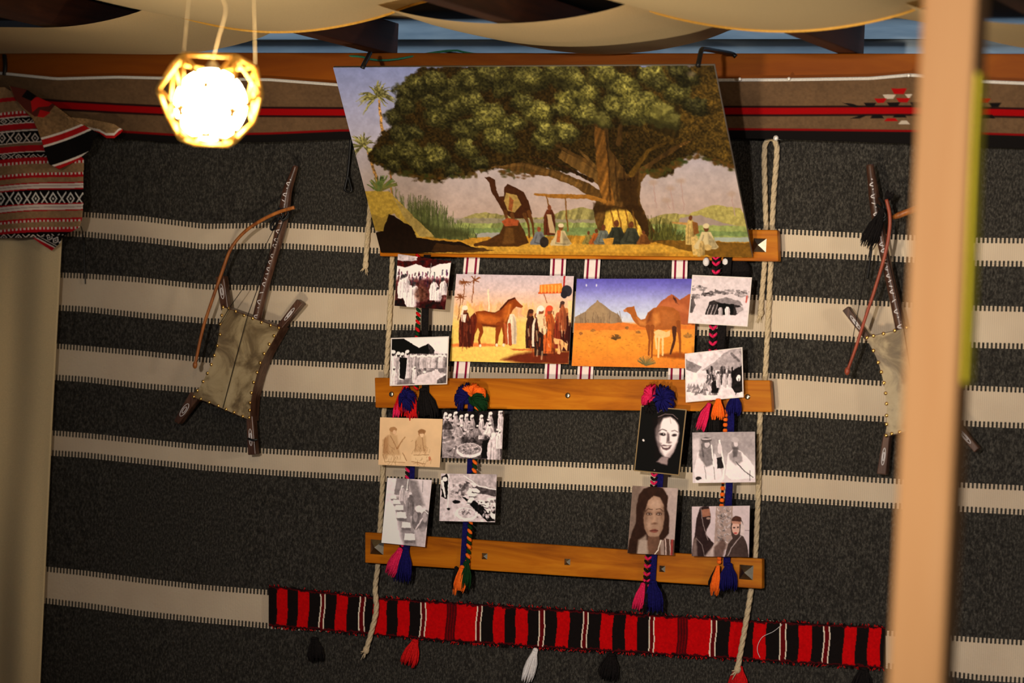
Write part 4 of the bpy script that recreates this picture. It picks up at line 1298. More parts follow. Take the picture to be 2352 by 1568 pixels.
pc = PP(2140, 784)
hw = 0.0385; dp = 0.072; lean = 0.006
mb = MB()
c8 = []
for zz in (0.0, 2.78):
    q = lean * (zz - ZC)
    c8 += [(pc[0] - hw + q, pc[1], zz), (pc[0] - hw + q, pc[1] + dp, zz), (pc[0] + hw + q, pc[1] + dp, zz), (pc[0] + hw + q, pc[1], zz)]
mb.hexa(c8)
post = mb.build('wooden_post', M['post'], bevel=0.006); tag(post, 'pale square timber post standing close to the camera at the right', 'post')
mb = MB(); L_ = []; R_ = []
sidex = pc[0] + hw + 0.002
zs = np.linspace(PP(2240, 880)[2], PP(2250, 170)[2], 20)
for z_ in zs:
    x_ = sidex + lean * (z_ - ZC) + 0.0015 * math.sin(z_ * 9); L_.append((x_, pc[1] + 0.012, z_)); R_.append((x_, pc[1] + 0.058, z_))
L_ = np.array(L_); R_ = np.array(R_); V = np.concatenate([L_, R_, L_ + (0.004, 0, 0), R_ + (0.004, 0, 0)]); m_ = 20; f = []
for i in range(m_ - 1):
    f += [(i, i + 1, m_ + i + 1, m_ + i), (2 * m_ + i, 3 * m_ + i, 3 * m_ + i + 1, 2 * m_ + i + 1), (i, 2 * m_ + i, 2 * m_ + i + 1, i + 1), (m_ + i, m_ + i + 1, 3 * m_ + i + 1, 3 * m_ + i)]
f += [(0, m_, 3 * m_, 2 * m_), (m_ - 1, 3 * m_ - 1, 4 * m_ - 1, 2 * m_ - 1)]
mb.add(V, f); tag(mb.build('webbing', M['yellow']), 'yellow webbing strap hanging down the side of the pale post', 'strap')

# ================================================================== the big painting
def paint_oasis(c):
    X, Y = c.X, c.Y
    c.vg([(150, (112, 122, 168)), (210, (128, 134, 172)), (300, (150, 148, 170)), (400, (162, 150, 152)), (480, (166, 146, 138)), (600, (160, 140, 120))])
    c.warp(2.5, 10)
    # far land and field
    c.poly([(1050, 505), (1090, 490), (1115, 486), (1150, 494), (1240, 500), (1300, 482), (1340, 476), (1400, 490), (1400, 520), (1050, 520)], (138, 130, 78))
    c.poly([(1040, 500), (1180, 502), (1400, 505), (1400, 516), (1040, 516)], (128, 120, 110), 0.7)
    c.poly([(1480, 505), (1530, 490), (1580, 492), (1640, 470), (1700, 478), (1720, 510), (1720, 530), (1480, 530)], (152, 142, 80))
    c.poly([(1560, 500), (1610, 494), (1660, 512), (1700, 520), (1560, 522)], (140, 122, 128), 0.8)
    c.poly([(1040, 513), (1400, 511), (1730, 520), (1735, 560), (1040, 552)], (132, 142, 80)); c.poly([(1040, 524), (1400, 522), (1730, 533), (1730, 543), (1040, 535)], (98, 118, 70), 0.8)
    c.poly([(1090, 536), (1150, 533), (1170, 546), (1100, 549)], (146, 142, 150), 0.8); c.poly([(1640, 545), (1735, 545), (1735, 560), (1640, 556)], (150, 158, 160), 0.8)
    # ground
    c.poly([(860, 545), (1000, 543), (1140, 545), (1400, 540), (1560, 552), (1740, 556), (1745, 610), (860, 610)], (172, 124, 40))
    c.poly([(1000, 562), (1200, 558), (1500, 562), (1600, 566), (1600, 580), (1000, 578)], (186, 142, 52), 0.8)
    c.poly([(1480, 548), (1560, 552), (1735, 558), (1735, 592), (1640, 590), (1560, 572)], (98, 68, 22), 0.9)
    c.grain(0.08, 14, 4)
    # faint palms far right
    for x, y, h in ((1500, 418, 60), (1540, 432, 50), (1564, 415, 70), (1680, 445, 50), (1530, 460, 20)):
        c.line([(x, y), (x + 8, y + h)], 2.2, (158, 132, 126)); c.ell(x, y, 10, 6, (156, 134, 120), a=0.7, soft=5)
    # left palms
    def palm(x, y, r, n, tr, k):
        c.line(tr, [5, 7], (150, 112, 62)); rg = random.Random(k)
        for i in range(n):
            a = -math.pi / 2 + rg.uniform(-2.5, 2.5); L = r * rg.uniform(0.6, 1.1)
            x1, y1 = x + math.cos(a) * L * 0.6, y + math.sin(a) * L * 0.6; x2, y2 = x + math.cos(a) * L, y + math.sin(a) * L + L * 0.22
            q = rg.uniform(0.75, 1.2); c.line([(x, y), (x1, y1), (x2, y2)], [3.5, 3.2, 1], (118 * q, 114 * q, 66 * q))
    palm(866, 222, 44, 46, [(870, 232), (880, 310)], 1); palm(835, 335, 38, 36, [(845, 350), (872, 430)], 2)
    c.line([(895, 380), (900, 450)], [4, 5], (150, 100, 56))
    rg = random.Random(4)
    for i in range(22):
        a = -math.pi / 2 + rg.uniform(-1.3, 1.3); c.line([(870, 438), (870 + math.cos(a) * 38 + 8, 440 + math.sin(a) * 36)], [7, 2], (92 + rg.uniform(-20, 20), 104, 54))
    # reeds
    for i in range(420):
        x = rg.gauss(1000, 36); y0 = np.interp(x, [900, 930, 1000, 1060, 1085], [470, 505, 545, 550, 545]); h = rg.uniform(20, 75) * np.interp(x, [900, 950, 1010, 1050, 1085], [0.7, 1.0, 1.15, 0.7, 0.35])
        q = rg.uniform(0.6, 1.15); c.line([(x, y0), (x + rg.uniform(-9, 9), y0 - h)], [2.6, 1.2], (88 * q, 96 * q, 54 * q), 0.8)
    c.poly([(940, 500), (1000, 520), (1080, 530), (1078, 546), (1000, 548), (950, 530)], (50, 52, 26), 0.75, 12)
    # tent
    c.poly([(836, 440), (860, 438), (895, 440), (935, 482), (998, 543), (960, 545), (930, 515), (905, 490), (880, 500), (850, 500)], (168, 140, 58))
    c.poly([(900, 452), (940, 487), (998, 543), (965, 543), (935, 510)], (150, 130, 74)); c.poly([(848, 490), (878, 500), (900, 488), (890, 520), (875, 533), (855, 528)], (140, 116, 50))
    c.poly([(893, 492), (905, 494), (928, 512), (945, 520), (958, 545), (1000, 552), (1060, 556), (1100, 572), (1040, 578), (960, 582), (868, 584), (862, 536), (880, 528)], (24, 14, 8))
    c.poly([(1000, 558), (1110, 570), (1135, 575), (1060, 580), (990, 578)], (52, 32, 14), 0.85)
    # canopy, dark mass then lit clumps
    c.warp(9, 22, 6)
    w2 = ((vnoise(X, Y, 8, 61, 3) - 0.5) * 13, (vnoise(X, Y, 8, 62, 3) - 0.5) * 11); c.w = (c.w[0] + w2[0], c.w[1] + w2[1])
    can = [(990, 148), (950, 168), (918, 190), (912, 232), (892, 262), (905, 288), (872, 308), (856, 345), (848, 362), (880, 380), (905, 392), (940, 408), (1000, 414), (1062, 404), (1100, 396), (1140, 386), (1180, 392), (1260, 392),
           (1340, 398), (1400, 420), (1460, 420), (1480, 398), (1510, 404), (1545, 398), (1555, 372), (1600, 354), (1640, 372), (1690, 390), (1690, 300), (1660, 148)]
    c.poly(can, (38, 28, 10), 1, 6)
    c.poly([(1500, 148), (1660, 148), (1690, 380), (1640, 366), (1600, 350), (1550, 320), (1480, 300)], (66, 50, 18), 0.9, 30)
    # branches and trunk
    c.warp(2.0, 9, 8)
    bk, bl, bd = (86, 60, 26), (108, 78, 36), (42, 26, 10)
    c.poly([(1130, 382), (1200, 372), (1280, 392), (1350, 420), (1400, 452), (1420, 480), (1380, 470), (1320, 428), (1260, 405), (1190, 396)], bk)
    c.poly([(1290, 345), (1360, 380), (1410, 420), (1430, 470), (1390, 440), (1350, 405), (1280, 362)], bl)
    c.line([(1130, 384), (1200, 378), (1270, 398), (1330, 425)], [3, 7, 9, 12], bl, 0.8); c.line([(1270, 330), (1340, 366), (1390, 400)], [4, 8, 14], bk)
    c.line([(1330, 345), (1370, 385)], [4, 9], bl); c.line([(1220, 360), (1300, 385), (1360, 415)], [3, 6, 10], bd)
    c.poly([(1362, 250), (1392, 262), (1400, 340), (1440, 400), (1480, 380), (1540, 340), (1600, 315), (1545, 350), (1500, 378), (1472, 420), (1470, 462), (1486, 500), (1505, 530), (1535, 550), (1500, 556), (1400, 552), (1372, 525), (1362, 480), (1378, 440), (1372, 400), (1366, 340)], bk)
    c.poly([(1366, 290), (1388, 300), (1400, 400), (1412, 470), (1390, 480), (1376, 430), (1370, 380)], (138, 90, 34), 0.8)
    c.poly([(1420, 410), (1466, 400), (1466, 465), (1500, 530), (1530, 550), (1490, 552), (1450, 500), (1425, 460)], bd, 0.8, 8)
    for x0 in (1392, 1408, 1426, 1440): c.line([(x0, 300), (x0 + 6, 380), (x0 + 10, 460)], [2, 4, 5], bd, 0.6)
    c.line([(1420, 330), (1425, 290), (1440, 262)], [12, 9, 4], bk); c.line([(1450, 400), (1490, 345), (1560, 315)], [14, 8, 3], (92, 66, 22))
    c.poly([(1392, 482), (1410, 476), (1440, 480), (1462, 505), (1480, 540), (1470, 546), (1440, 530), (1420, 545), (1400, 546), (1386, 520)], (196, 158, 62))
    for x0 in (1402, 1418, 1436, 1452): c.line([(x0, 480), (x0 + 10, 528)], [3, 4], (120, 80, 28))
    c.poly([(1362, 466), (1420, 474), (1470, 470), (1475, 484), (1420, 482), (1366, 490)], bd, 0.8, 6)
    st = vnoise(X * 1.6 + Y * 0.5, Y * 0.22, 10, 33, 2); tm = (X > 1120) & (X < 1560) & (Y > 240) & (Y < 560) & (c.c[..., 0] > c.c[..., 2] + 40)
    c.c *= np.where(tm, (0.6 + 0.7 * st) * np.interp(Y, [250, 330, 420, 470], [0.55, 0.7, 0.95, 1.0]), 1.0)[..., None]
    c.warp(9, 22, 6); c.w = (c.w[0] + w2[0], c.w[1] + w2[1])
    cl = [(939, 204, 30, .72), (960, 190, 28, .75), (1033, 200, 34, .85), (1000, 180, 30, .8), (1079, 230, 32, .9), (1084, 178, 34, .85), (1008, 262, 30, .88), (906, 268, 20, .62), (924, 306, 28, .66), (950, 300, 22, .7), (1123, 262, 36, 1.05),
          (1066, 293, 30, .95), (1148, 314, 36, 1.08), (1072, 339, 24, 1.0), (1000, 355, 30, .98), (893, 352, 28, .62), (944, 344, 32, .78), (1237, 255, 34, 1.08), (1250, 319, 28, 1.1), (1314, 225, 34, 1.1), (1212, 172, 40, .9), (1160, 200, 26, .8),
          (1301, 301, 28, 1.1), (1342, 208, 32, 1.12), (1431, 194, 40, 1.12), (1470, 235, 44, 1.15), (1515, 258, 36, 1.12), (1347, 258, 30, 1.1), (1406, 240, 30, 1.05), (1255, 295, 24, 1.05), (1495, 166, 30, 1.0), (1554, 214, 30, .85), (1383, 166, 34, 1.0),
          (1291, 163, 40, .95), (1130, 165, 40, .8), (1090, 285, 20, .9), (1180, 280, 26, .95), (1200, 230, 26, .9), (1290, 250, 22, 1.0), (1385, 275, 20, 1.0), (1545, 275, 22, .95), (990, 230, 24, .8), (1040, 245, 24, .85), (930, 240, 22, .66), (965, 375, 24, .7),
          (1040, 390, 20, .6), (1100, 370, 20, .6), (910, 380, 16, .6), (1510, 185, 24, .9), (1580, 180, 24, .6), (1600, 240, 26, .5), (1560, 160, 24, .6), (1320, 180, 24, 1.0), (1450, 265, 24, 1.0)]
    for i, (x, y, r, q) in enumerate(cl):
        r2 = r * 0.95; base = np.array((92, 88, 40)) * q * 0.92
        c.ell(x, y + r * 0.22, r2 * 1.2, r2 * 0.85, base * 0.5, 0.15, 0.9, 7)
        c.ell(x - 1, y - r * 0.08, r2, r2 * 0.62, base * 0.86, 0.15, 0.85, 8)
        rg2 = random.Random(i)
        for _ in range(11):
            a = rg2.uniform(0, 6.28); k = rg2.uniform(0.2, 0.85); s_ = rg2.uniform(0.14, 0.3)
            c.ell(x + math.cos(a) * r2 * k, y - r * 0.12 + math.sin(a) * r2 * 0.62 * k, r2 * s_, r2 * s_ * 0.75, base * rg2.uniform(0.85, 1.28) + (4, 4, 6), 0, 0.75, 4)
    lea = vnoise(X, Y, 5, 15, 2)
    inm = (Y < 415) & ~tm
    l2 = vnoise(X, Y, 3.4, 17, 1); l3 = vnoise(X, Y, 26, 18, 2)
    k = np.where(inm & (c.c[..., 2] < 75), (1 + (lea - 0.5) * 0.5) * np.where(l2 > 0.62, 1.22, np.where(l2 < 0.36, 0.72, 1.0)) * (0.72 + 0.56 * l3), 1.0); c.c *= k[..., None]
    c.warp(2.0, 9, 8)
    # hanging foliage edge under the crown
    rg = random.Random(12)
    for _ in range(150):
        x = rg.choice((rg.uniform(860, 1110), rg.uniform(1470, 1560), rg.uniform(1540, 1690))); y = np.interp(x, [850, 900, 1000, 1110, 1470, 1510, 1550, 1600, 1690], [362, 392, 412, 395, 392, 400, 378, 354, 388]) + rg.uniform(-8, 8)
        c.ell(x, y, rg.uniform(3, 7), rg.uniform(2, 5), (62 + rg.uniform(-20, 20), 52, 20), 0, 0.8, 3)
    for _ in range(40): c.ell(rg.uniform(1150, 1225), 402 + rg.uniform(-12, 8), rg.uniform(2, 6), rg.uniform(1.5, 4), (66 + rg.uniform(-20, 20), 50, 20), 0, 0.8, 3)
    # awning
    c.line([(1228, 446), (1270, 450), (1350, 452), (1390, 462)], [4, 9, 10, 8], (138, 92, 34)); c.line([(1255, 450), (1275, 540)], 3, (112, 74, 30)); c.line([(1298, 455), (1304, 530)], 3, (112, 74, 30))
    # shrub right of trunk
    for i in range(160):
        x = rg.gauss(1535, 22); q = rg.uniform(0.6, 1.1); c.line([(x, 550), (x + rg.uniform(-8, 8), 550 - rg.uniform(8, 55) * np.interp(x, [1490, 1515, 1575], [1, 1, .4]))], [3, 1.2], (84 * q, 84 * q, 36 * q), 0.8)
    c.nowarp(); c.warp(1.0, 6, 9)
    # standing camel
    dk = (58, 30, 14)
    c.poly([(1113, 407), (1124, 405), (1137, 413), (1140, 436), (1147, 452), (1158, 450), (1158, 430), (1166, 422), (1182, 430), (1202, 440), (1214, 462), (1222, 490), (1216, 500), (1180, 502), (1158, 490), (1142, 462), (1128, 440), (1124, 420)], dk)
    c.poly([(1162, 442), (1186, 448), (1198, 470), (1182, 488), (1166, 484), (1158, 462)], (150, 122, 66)); c.poly([(1170, 450), (1180, 460), (1176, 486), (1168, 480)], (126, 70, 36))
    for pts in ([(1160, 486), (1166, 510), (1170, 545)], [(1176, 492), (1184, 520), (1186, 546)], [(1204, 492), (1214, 516), (1216, 545)], [(1214, 486), (1224, 515), (1226, 545)]): c.line(pts, [9, 5, 4], (84, 50, 22))
    # lying camel
    c.poly([(1090, 562), (1108, 554), (1138, 552), (1150, 532), (1160, 508), (1190, 506), (1204, 530), (1214, 558), (1190, 566), (1120, 566)], (66, 40, 16)); c.poly([(1152, 508), (1166, 500), (1192, 506), (1190, 518), (1160, 520)], (140, 66, 34)); c.poly([(1162, 522), (1178, 524), (1182, 558), (1154, 560)], (96, 64, 28), 0.8, 4); c.line([(1092, 562), (1120, 556), (1146, 545)], [8, 8, 14], (70, 42, 18))
    # people
    c.robe(1262, 540, 72, (84, 40, 22), (106, 56, 32), 0.38); c.poly([(1256, 492), (1266, 492), (1276, 536), (1262, 534)], (172, 146, 110))
    c.sit(1288, 564, 54, (186, 168, 126), (110, 66, 36), (200, 184, 150)); c.poly([(1280, 528), (1288, 528), (1286, 556), (1278, 556)], (170, 90, 44)); c.sit(1238, 562, 46, (104, 106, 110), (130, 66, 40)); c.ell(1250, 556, 10, 12, (40, 34, 30))
    for x, k, h in ((1352, (122, 110, 56), 34), (1370, (150, 80, 34), 40), (1386, (96, 100, 92), 50), (1416, (44, 46, 36), 62), (1450, (54, 56, 44), 58), (1478, (110, 66, 30), 36)): c.sit(x, 561, h, k, (92, 50, 28))
    c.poly([(1384, 548), (1410, 546), (1406, 562), (1390, 562)], (176, 126, 46))
    c.robe(1586, 562, 70, (180, 152, 88), (96, 54, 30), 0.34); c.line([(1576, 514), (1545, 511)], [6, 3], (160, 120, 66)); c.poly([(1590, 508), (1602, 512), (1606, 535), (1594, 540)], (112, 70, 32))
    c.poly([(1586, 545), (1600, 542), (1604, 585), (1592, 586)], (192, 160, 96)); c.line([(1598, 545), (1606, 586)], 9, (176, 150, 92))
    c.sit(1622, 572, 62, (190, 172, 128), (92, 54, 30), (196, 180, 140)); c.ell(1626, 568, 9, 7, (180, 152, 96)); c.robe(1612, 586, 40, (180, 150, 92))
    fl = np.where(c.c[..., 2] > 100, 0.05, 0.34); c.c *= (1 + fl * (vnoise(X, Y, 5, 44, 2) - 0.5))[..., None]
    c.ell(1508, 585, 28, 4, (120, 84, 30), 0, 0.7, 4); c.ell(1588, 170, 8, 6, (140, 122, 98), 0, 0.5, 8)


flat_print('big_painting', [(765, 155), (1640, 150), (1728, 591), (875, 580)], (0.35, 0.35, 0.06, 0.06), paint_oasis, 'big print of a spreading tree with camels and people, leaning out from the wall', 'painting', step=1.3, th=0.008, mat=M['board'], back=(150, 146, 140), lf=0.78)

# ================================================================== the two colour prints
def paint_horse(c):
    c.vg([(625, (176, 164, 176)), (665, (190, 168, 168)), (700, (212, 168, 136)), (735, (220, 176, 120)), (770, (214, 176, 96)), (840, (220, 186, 92))])
    c.grain(0.03, 16, 2)
    c.warp(2, 8); rg = random.Random(3)
    for _ in range(60):
        x = rg.uniform(1040, 1230); c.poly([(x, 722), (x + 2, rg.uniform(690, 712)), (x + rg.uniform(5, 14), rg.uniform(690, 712)), (x + 14, 730)], (rg.uniform(196, 226), rg.uniform(140, 182), rg.uniform(84, 130)), 0.6)
    c.line([(1123, 715), (1122, 666)], 3, (226, 200, 170))
    for x, y in ((1068, 648), (1090, 642), (1058, 682)):
        c.line([(x, y), (x - 6, y + 52)], 2, (130, 80, 50))
        for i in range(12):
            a = rg.uniform(0, 6.28); c.line([(x, y), (x + math.cos(a) * 14, y + math.sin(a) * 8)], [3, 1], (112, 62, 32))
    c.poly([(1036, 735), (1320, 735), (1316, 842), (1030, 836)], (218, 178, 86), 0.7, 14)
    c.poly([(1033, 790), (1090, 787), (1140, 790), (1150, 794), (1040, 797)], (198, 92, 44), 0.8, 4); c.poly([(1150, 826), (1190, 812), (1230, 806), (1310, 806), (1308, 838), (1200, 834)], (86, 26, 12), 0.95, 8)
    c.poly([(1170, 800), (1230, 802), (1225, 806), (1180, 804)], (170, 80, 36), 0.8)
    hb, hl, hd = (122, 52, 16), (178, 92, 32), (66, 24, 10)
    # horse
    c.warp(0.8, 6)
    c.poly([(1092, 716), (1110, 713), (1138, 718), (1152, 708), (1166, 692), (1180, 686), (1183, 684), (1187, 690), (1201, 703), (1198, 707), (1186, 704), (1178, 712), (1170, 728), (1164, 745), (1150, 752), (1126, 750), (1106, 748), (1094, 738)], hb)
    c.poly([(1100, 722), (1130, 724), (1150, 730), (1148, 744), (1120, 744), (1104, 738)], hl, 0.8, 8); c.poly([(1160, 700), (1176, 696), (1172, 722), (1160, 738), (1152, 730)], hl, 0.7, 8); c.line([(1150, 710), (1168, 690), (1182, 685)], 4, hd)
    for pts in ([(1100, 740), (1106, 762), (1100, 780), (1103, 796)], [(1096, 736), (1090, 760), (1082, 780), (1078, 796)], [(1146, 746), (1142, 770), (1140, 793)], [(1158, 744), (1160, 770), (1157, 793)]): c.line(pts, [15, 8, 5, 5][:len(pts)], hb)
    for x, y in ((1103, 794), (1141, 792), (1157, 792)): c.ell(x, y, 3, 4, (226, 200, 170))
    c.poly([(1090, 718), (1096, 730), (1090, 770), (1086, 796), (1074, 794), (1078, 760), (1080, 728)], (84, 26, 14))
    c.robe(1068, 796, 96, (74, 26, 16), (110, 60, 38), 0.3, (222, 200, 180)); c.poly([(1058, 722), (1072, 722), (1068, 740), (1060, 738)], (206, 190, 176))
    c.robe(1176, 790, 84, (222, 198, 172), None, 0.26); c.line([(1170, 745), (1172, 790)], 7, (150, 66, 36)); c.line([(1160, 745), (1164, 788)], 6, (158, 74, 40))
    # crowd at the right
    for x, y, h, k, cap in ((1219, 800, 92, (52, 24, 18), (60, 30, 20)), (1232, 796, 80, (216, 190, 170), None), (1242, 816, 116, (40, 22, 18), (226, 206, 196)), (1262, 812, 112, (176, 84, 36), (196, 70, 40)), (1283, 800, 84, (120, 42, 24), (150, 66, 40)), (1300, 806, 100, (60, 20, 16), (176, 110, 60)), (1292, 760, 70, (150, 76, 44), (60, 40, 36))):
        c.robe(x, y, h, k, (120, 62, 38), 0.26, cap)
    c.poly([(1232, 722), (1250, 720), (1258, 760), (1250, 770), (1238, 760)], (206, 178, 140)); c.poly([(1256, 760), (1266, 760), (1266, 806), (1254, 806)], (196, 92, 34))
    c.poly([(1270, 775), (1290, 780), (1304, 790), (1302, 806), (1294, 796), (1286, 814), (1280, 812), (1282, 790), (1274, 790)], (206, 150, 96))
    c.poly([(1240, 654), (1290, 650), (1296, 672), (1238, 674)], (212, 120, 44)); c.line([(1238, 673), (1296, 671)], 4, (190, 76, 30)); c.line([(1249, 674), (1256, 695)], 2, (150, 90, 60))
    for x in range(1244, 1292, 8): c.line([(x, 655), (x, 672)], 2, (232, 160, 80))
    c.line([(1297, 630), (1295, 662)], 4, (150, 30, 30)); c.ell(1302, 668, 12, 13, (36, 34, 42)); c.ell(1296, 676, 8, 9, (30, 28, 36))
    c.poly([(1304, 690), (1316, 690), (1312, 740), (1306, 740)], (214, 180, 130))
    for _ in range(70):
        x = rg.uniform(1212, 1312); y = rg.uniform(715, 808); k = rg.choice(((60, 22, 14), (150, 66, 30), (206, 170, 130), (36, 18, 16), (120, 44, 24)))
        c.line([(x, y), (x + rg.uniform(-2, 2), y + rg.uniform(6, 22))], rg.uniform(1.5, 4), k, 0.55)
    for _ in range(40):
        x = rg.uniform(1054, 1092); y = rg.uniform(722, 790); c.line([(x, y), (x + rg.uniform(-2, 2), y + rg.uniform(6, 20))], rg.uniform(1.2, 3), rg.choice(((50, 18, 12), (130, 60, 36), (96, 36, 22))), 0.5)
    c.line([(1112, 715), (1136, 719), (1150, 711)], 2.5, (84, 36, 14), 0.7); c.poly([(1106, 743), (1148, 748), (1140, 752), (1110, 750)], hd, 0.6, 4); c.line([(1172, 700), (1168, 722), (1158, 742)], 3, (206, 124, 52), 0.6, 4); c.ell(1104, 730, 8, 10, (186, 98, 36), 0, 0.6, 7)
    c.grain(0.08, 5, 7, 2)


def paint_camel(c):
    c.vg([(635, (72, 66, 158)), (660, (100, 98, 176)), (690, (146, 150, 198)), (720, (170, 178, 204)), (738, (180, 182, 190)), (745, (196, 122, 50)), (790, (204, 130, 44)), (850, (196, 108, 36))])
    c.grain(0.05, 20, 4)
    c.warp(2.5, 9)
    c.poly([(1320, 728), (1345, 715), (1360, 700), (1373, 689), (1385, 697), (1400, 712), (1420, 722), (1432, 744), (1320, 744)], (128, 108, 86)); c.poly([(1345, 718), (1373, 692), (1390, 708), (1410, 742), (1340, 742)], (146, 122, 92), 0.7, 6)
    rg = random.Random(2)
    for _ in range(40):
        x = rg.uniform(1330, 1428); c.line([(x, rg.uniform(715, 735)), (x + rg.uniform(-3, 3), 746)], 2, (104, 84, 66), 0.5)
    c.poly([(1318, 742), (1430, 741), (1500, 750), (1620, 745), (1620, 756), (1318, 758)], (190, 104, 40))
    c.poly([(1505, 708), (1520, 690), (1542, 677), (1552, 680), (1562, 688), (1580, 677), (1610, 672), (1610, 745), (1560, 745), (1520, 720)], (150, 78, 44)); c.poly([(1546, 678), (1552, 684), (1560, 700), (1550, 694)], (70, 34, 24)); c.poly([(1515, 700), (1545, 690), (1570, 700), (1590, 720), (1530, 712)], (176, 100, 60), 0.6, 8)
    # ground marks
    c.warp(1.5, 5)
    for x, y, r, k in ((1415, 773, 11, (84, 58, 30)), (1466, 762, 5, (120, 80, 40)), (1440, 752, 4, (120, 80, 40)), (1362, 758, 5, (130, 84, 40)), (1580, 770, 10, (130, 92, 44)), (1334, 765, 4, (130, 80, 40)), (1484, 828, 22, (98, 90, 56))):
        for _ in range(26):
            a = -math.pi / 2 + rg.uniform(-1.5, 1.5); q = rg.uniform(0.8, 1.25)
            c.line([(x, y + r * 0.5), (x + math.cos(a) * r, y + r * 0.5 + math.sin(a) * r)], [3, 1.4], (k[0] * q, k[1] * q, k[2] * q), 0.8)
    for _ in range(120): c.ell(rg.uniform(1318, 1600), rg.uniform(755, 845), rg.uniform(1, 3), 1, (160, 88, 34), 0, 0.6, 2)
    c.poly([(1500, 816), (1560, 808), (1600, 818), (1600, 826), (1540, 822)], (112, 48, 16), 0.8, 6)
    c.warp(0.8, 6)
    cb, cd, cl = (146, 80, 34), (88, 42, 20), (184, 116, 56)
    c.poly([(1432, 712), (1440, 706), (1452, 704), (1457, 702), (1459, 712), (1464, 726), (1472, 734), (1482, 732), (1488, 718), (1500, 708), (1520, 702), (1545, 706), (1560, 716), (1565, 740), (1560, 765), (1540, 756), (1510, 758), (1486, 752), (1470, 750), (1456, 738), (1448, 722), (1440, 716)], cb)
    c.poly([(1462, 728), (1476, 738), (1484, 736), (1484, 748), (1470, 746)], cl, 0.8, 5); c.poly([(1500, 722), (1512, 718), (1516, 740), (1502, 750)], cl, 0.8, 8); c.poly([(1520, 712), (1550, 718), (1550, 745), (1522, 748)], (160, 92, 44), 0.7, 8); c.poly([(1490, 718), (1500, 712), (1494, 736), (1486, 742)], cd, 0.6, 6)
    for pts in ([(1488, 750), (1492, 780), (1490, 815)], [(1498, 750), (1498, 785), (1497, 820)], [(1548, 752), (1550, 782), (1540, 815)], [(1558, 740), (1562, 785), (1562, 820)]): c.line(pts, [10, 5, 4], (124, 64, 26))
    c.line([(1549, 754), (1549, 780), (1540, 812)], [11, 6, 4], (64, 34, 22)); c.ell(1436, 713, 4, 3, (168, 104, 66))
    # calf
    c.poly([(1502, 762), (1512, 756), (1530, 762), (1540, 758), (1538, 772), (1524, 776), (1506, 776)], (206, 166, 112))
    for pts in ([(1506, 772), (1508, 800)], [(1514, 774), (1512, 820)], [(1522, 774), (1522, 815)]): c.line(pts, [5, 4], (214, 176, 122))
    for x, y in ((1347, 655), (1370, 655)): c.ell(x, y, 1.5, 3, (180, 180, 210))
    c.grain(0.06, 5, 7, 2)


flat_print('picture_print', [(1048, 629), (1318, 634), (1306, 836), (1033, 829)], (0.022, 0.022, 0.026, 0.026), paint_horse, 'colour print of a chestnut horse among robed people on yellow ground', 'print', back=(200, 196, 190))
flat_print('picture_print', [(1325, 640), (1600, 640), (1593, 846), (1313, 840)], (0.022, 0.022, 0.026, 0.026), paint_camel, 'colour print of a camel with calf in an orange desert under blue sky', 'print', back=(200, 196, 190))

# ================================================================== small prints
def gr(v, t=1.0): return (v * 1.0 + 2 * t, v * 0.955, v * 0.985)


def paint_p1(c):
    c.c[:] = gr(186); c.warp(1.6, 6); rg = random.Random(1)
    c.poly([(900, 570), (1050, 590), (1050, 612), (1010, 606), (985, 616), (955, 606), (930, 614), (900, 606)], (64, 28, 26)); c.poly([(905, 575), (960, 583), (958, 598), (930, 600), (905, 596)], gr(150))
    c.poly([(912, 612), (935, 616), (955, 606), (985, 618), (1010, 608), (1040, 602), (1030, 640), (915, 640)], gr(200)); c.line([(990, 605), (984, 680)], 2, gr(110))
    c.poly([(905, 640), (1040, 640), (1030, 715), (900, 708)], (78, 48, 46), 0.95, 10)
    for _ in range(60):
        x, y = rg.uniform(912, 1030), rg.uniform(630, 662); c.line([(x, y), (x + 1, y - rg.uniform(5, 12))], 3, (100 - rg.uniform(0, 50), 66 - rg.uniform(0, 30), 62), 0.8)
    for x, y, h, k in ((925, 685, 56, 205), (940, 706, 62, 210), (952, 704, 58, 198), (997, 690, 52, 206), (1018, 678, 40, 200), (932, 672, 44, 190), (1006, 694, 36, 200)): c.robe(x, y, h, gr(k), gr(80), 0.42, gr(60))
    c.ell(966, 676, 14, 18, (92, 64, 54), 0, 0.8, 8); c.poly([(905, 690), (925, 684), (935, 706), (905, 708)], (40, 16, 18)); c.poly([(955, 694), (1030, 690), (1024, 714), (955, 710)], (44, 18, 20), 0.8, 6)
    c.photo(0.3, 1.3, 62)


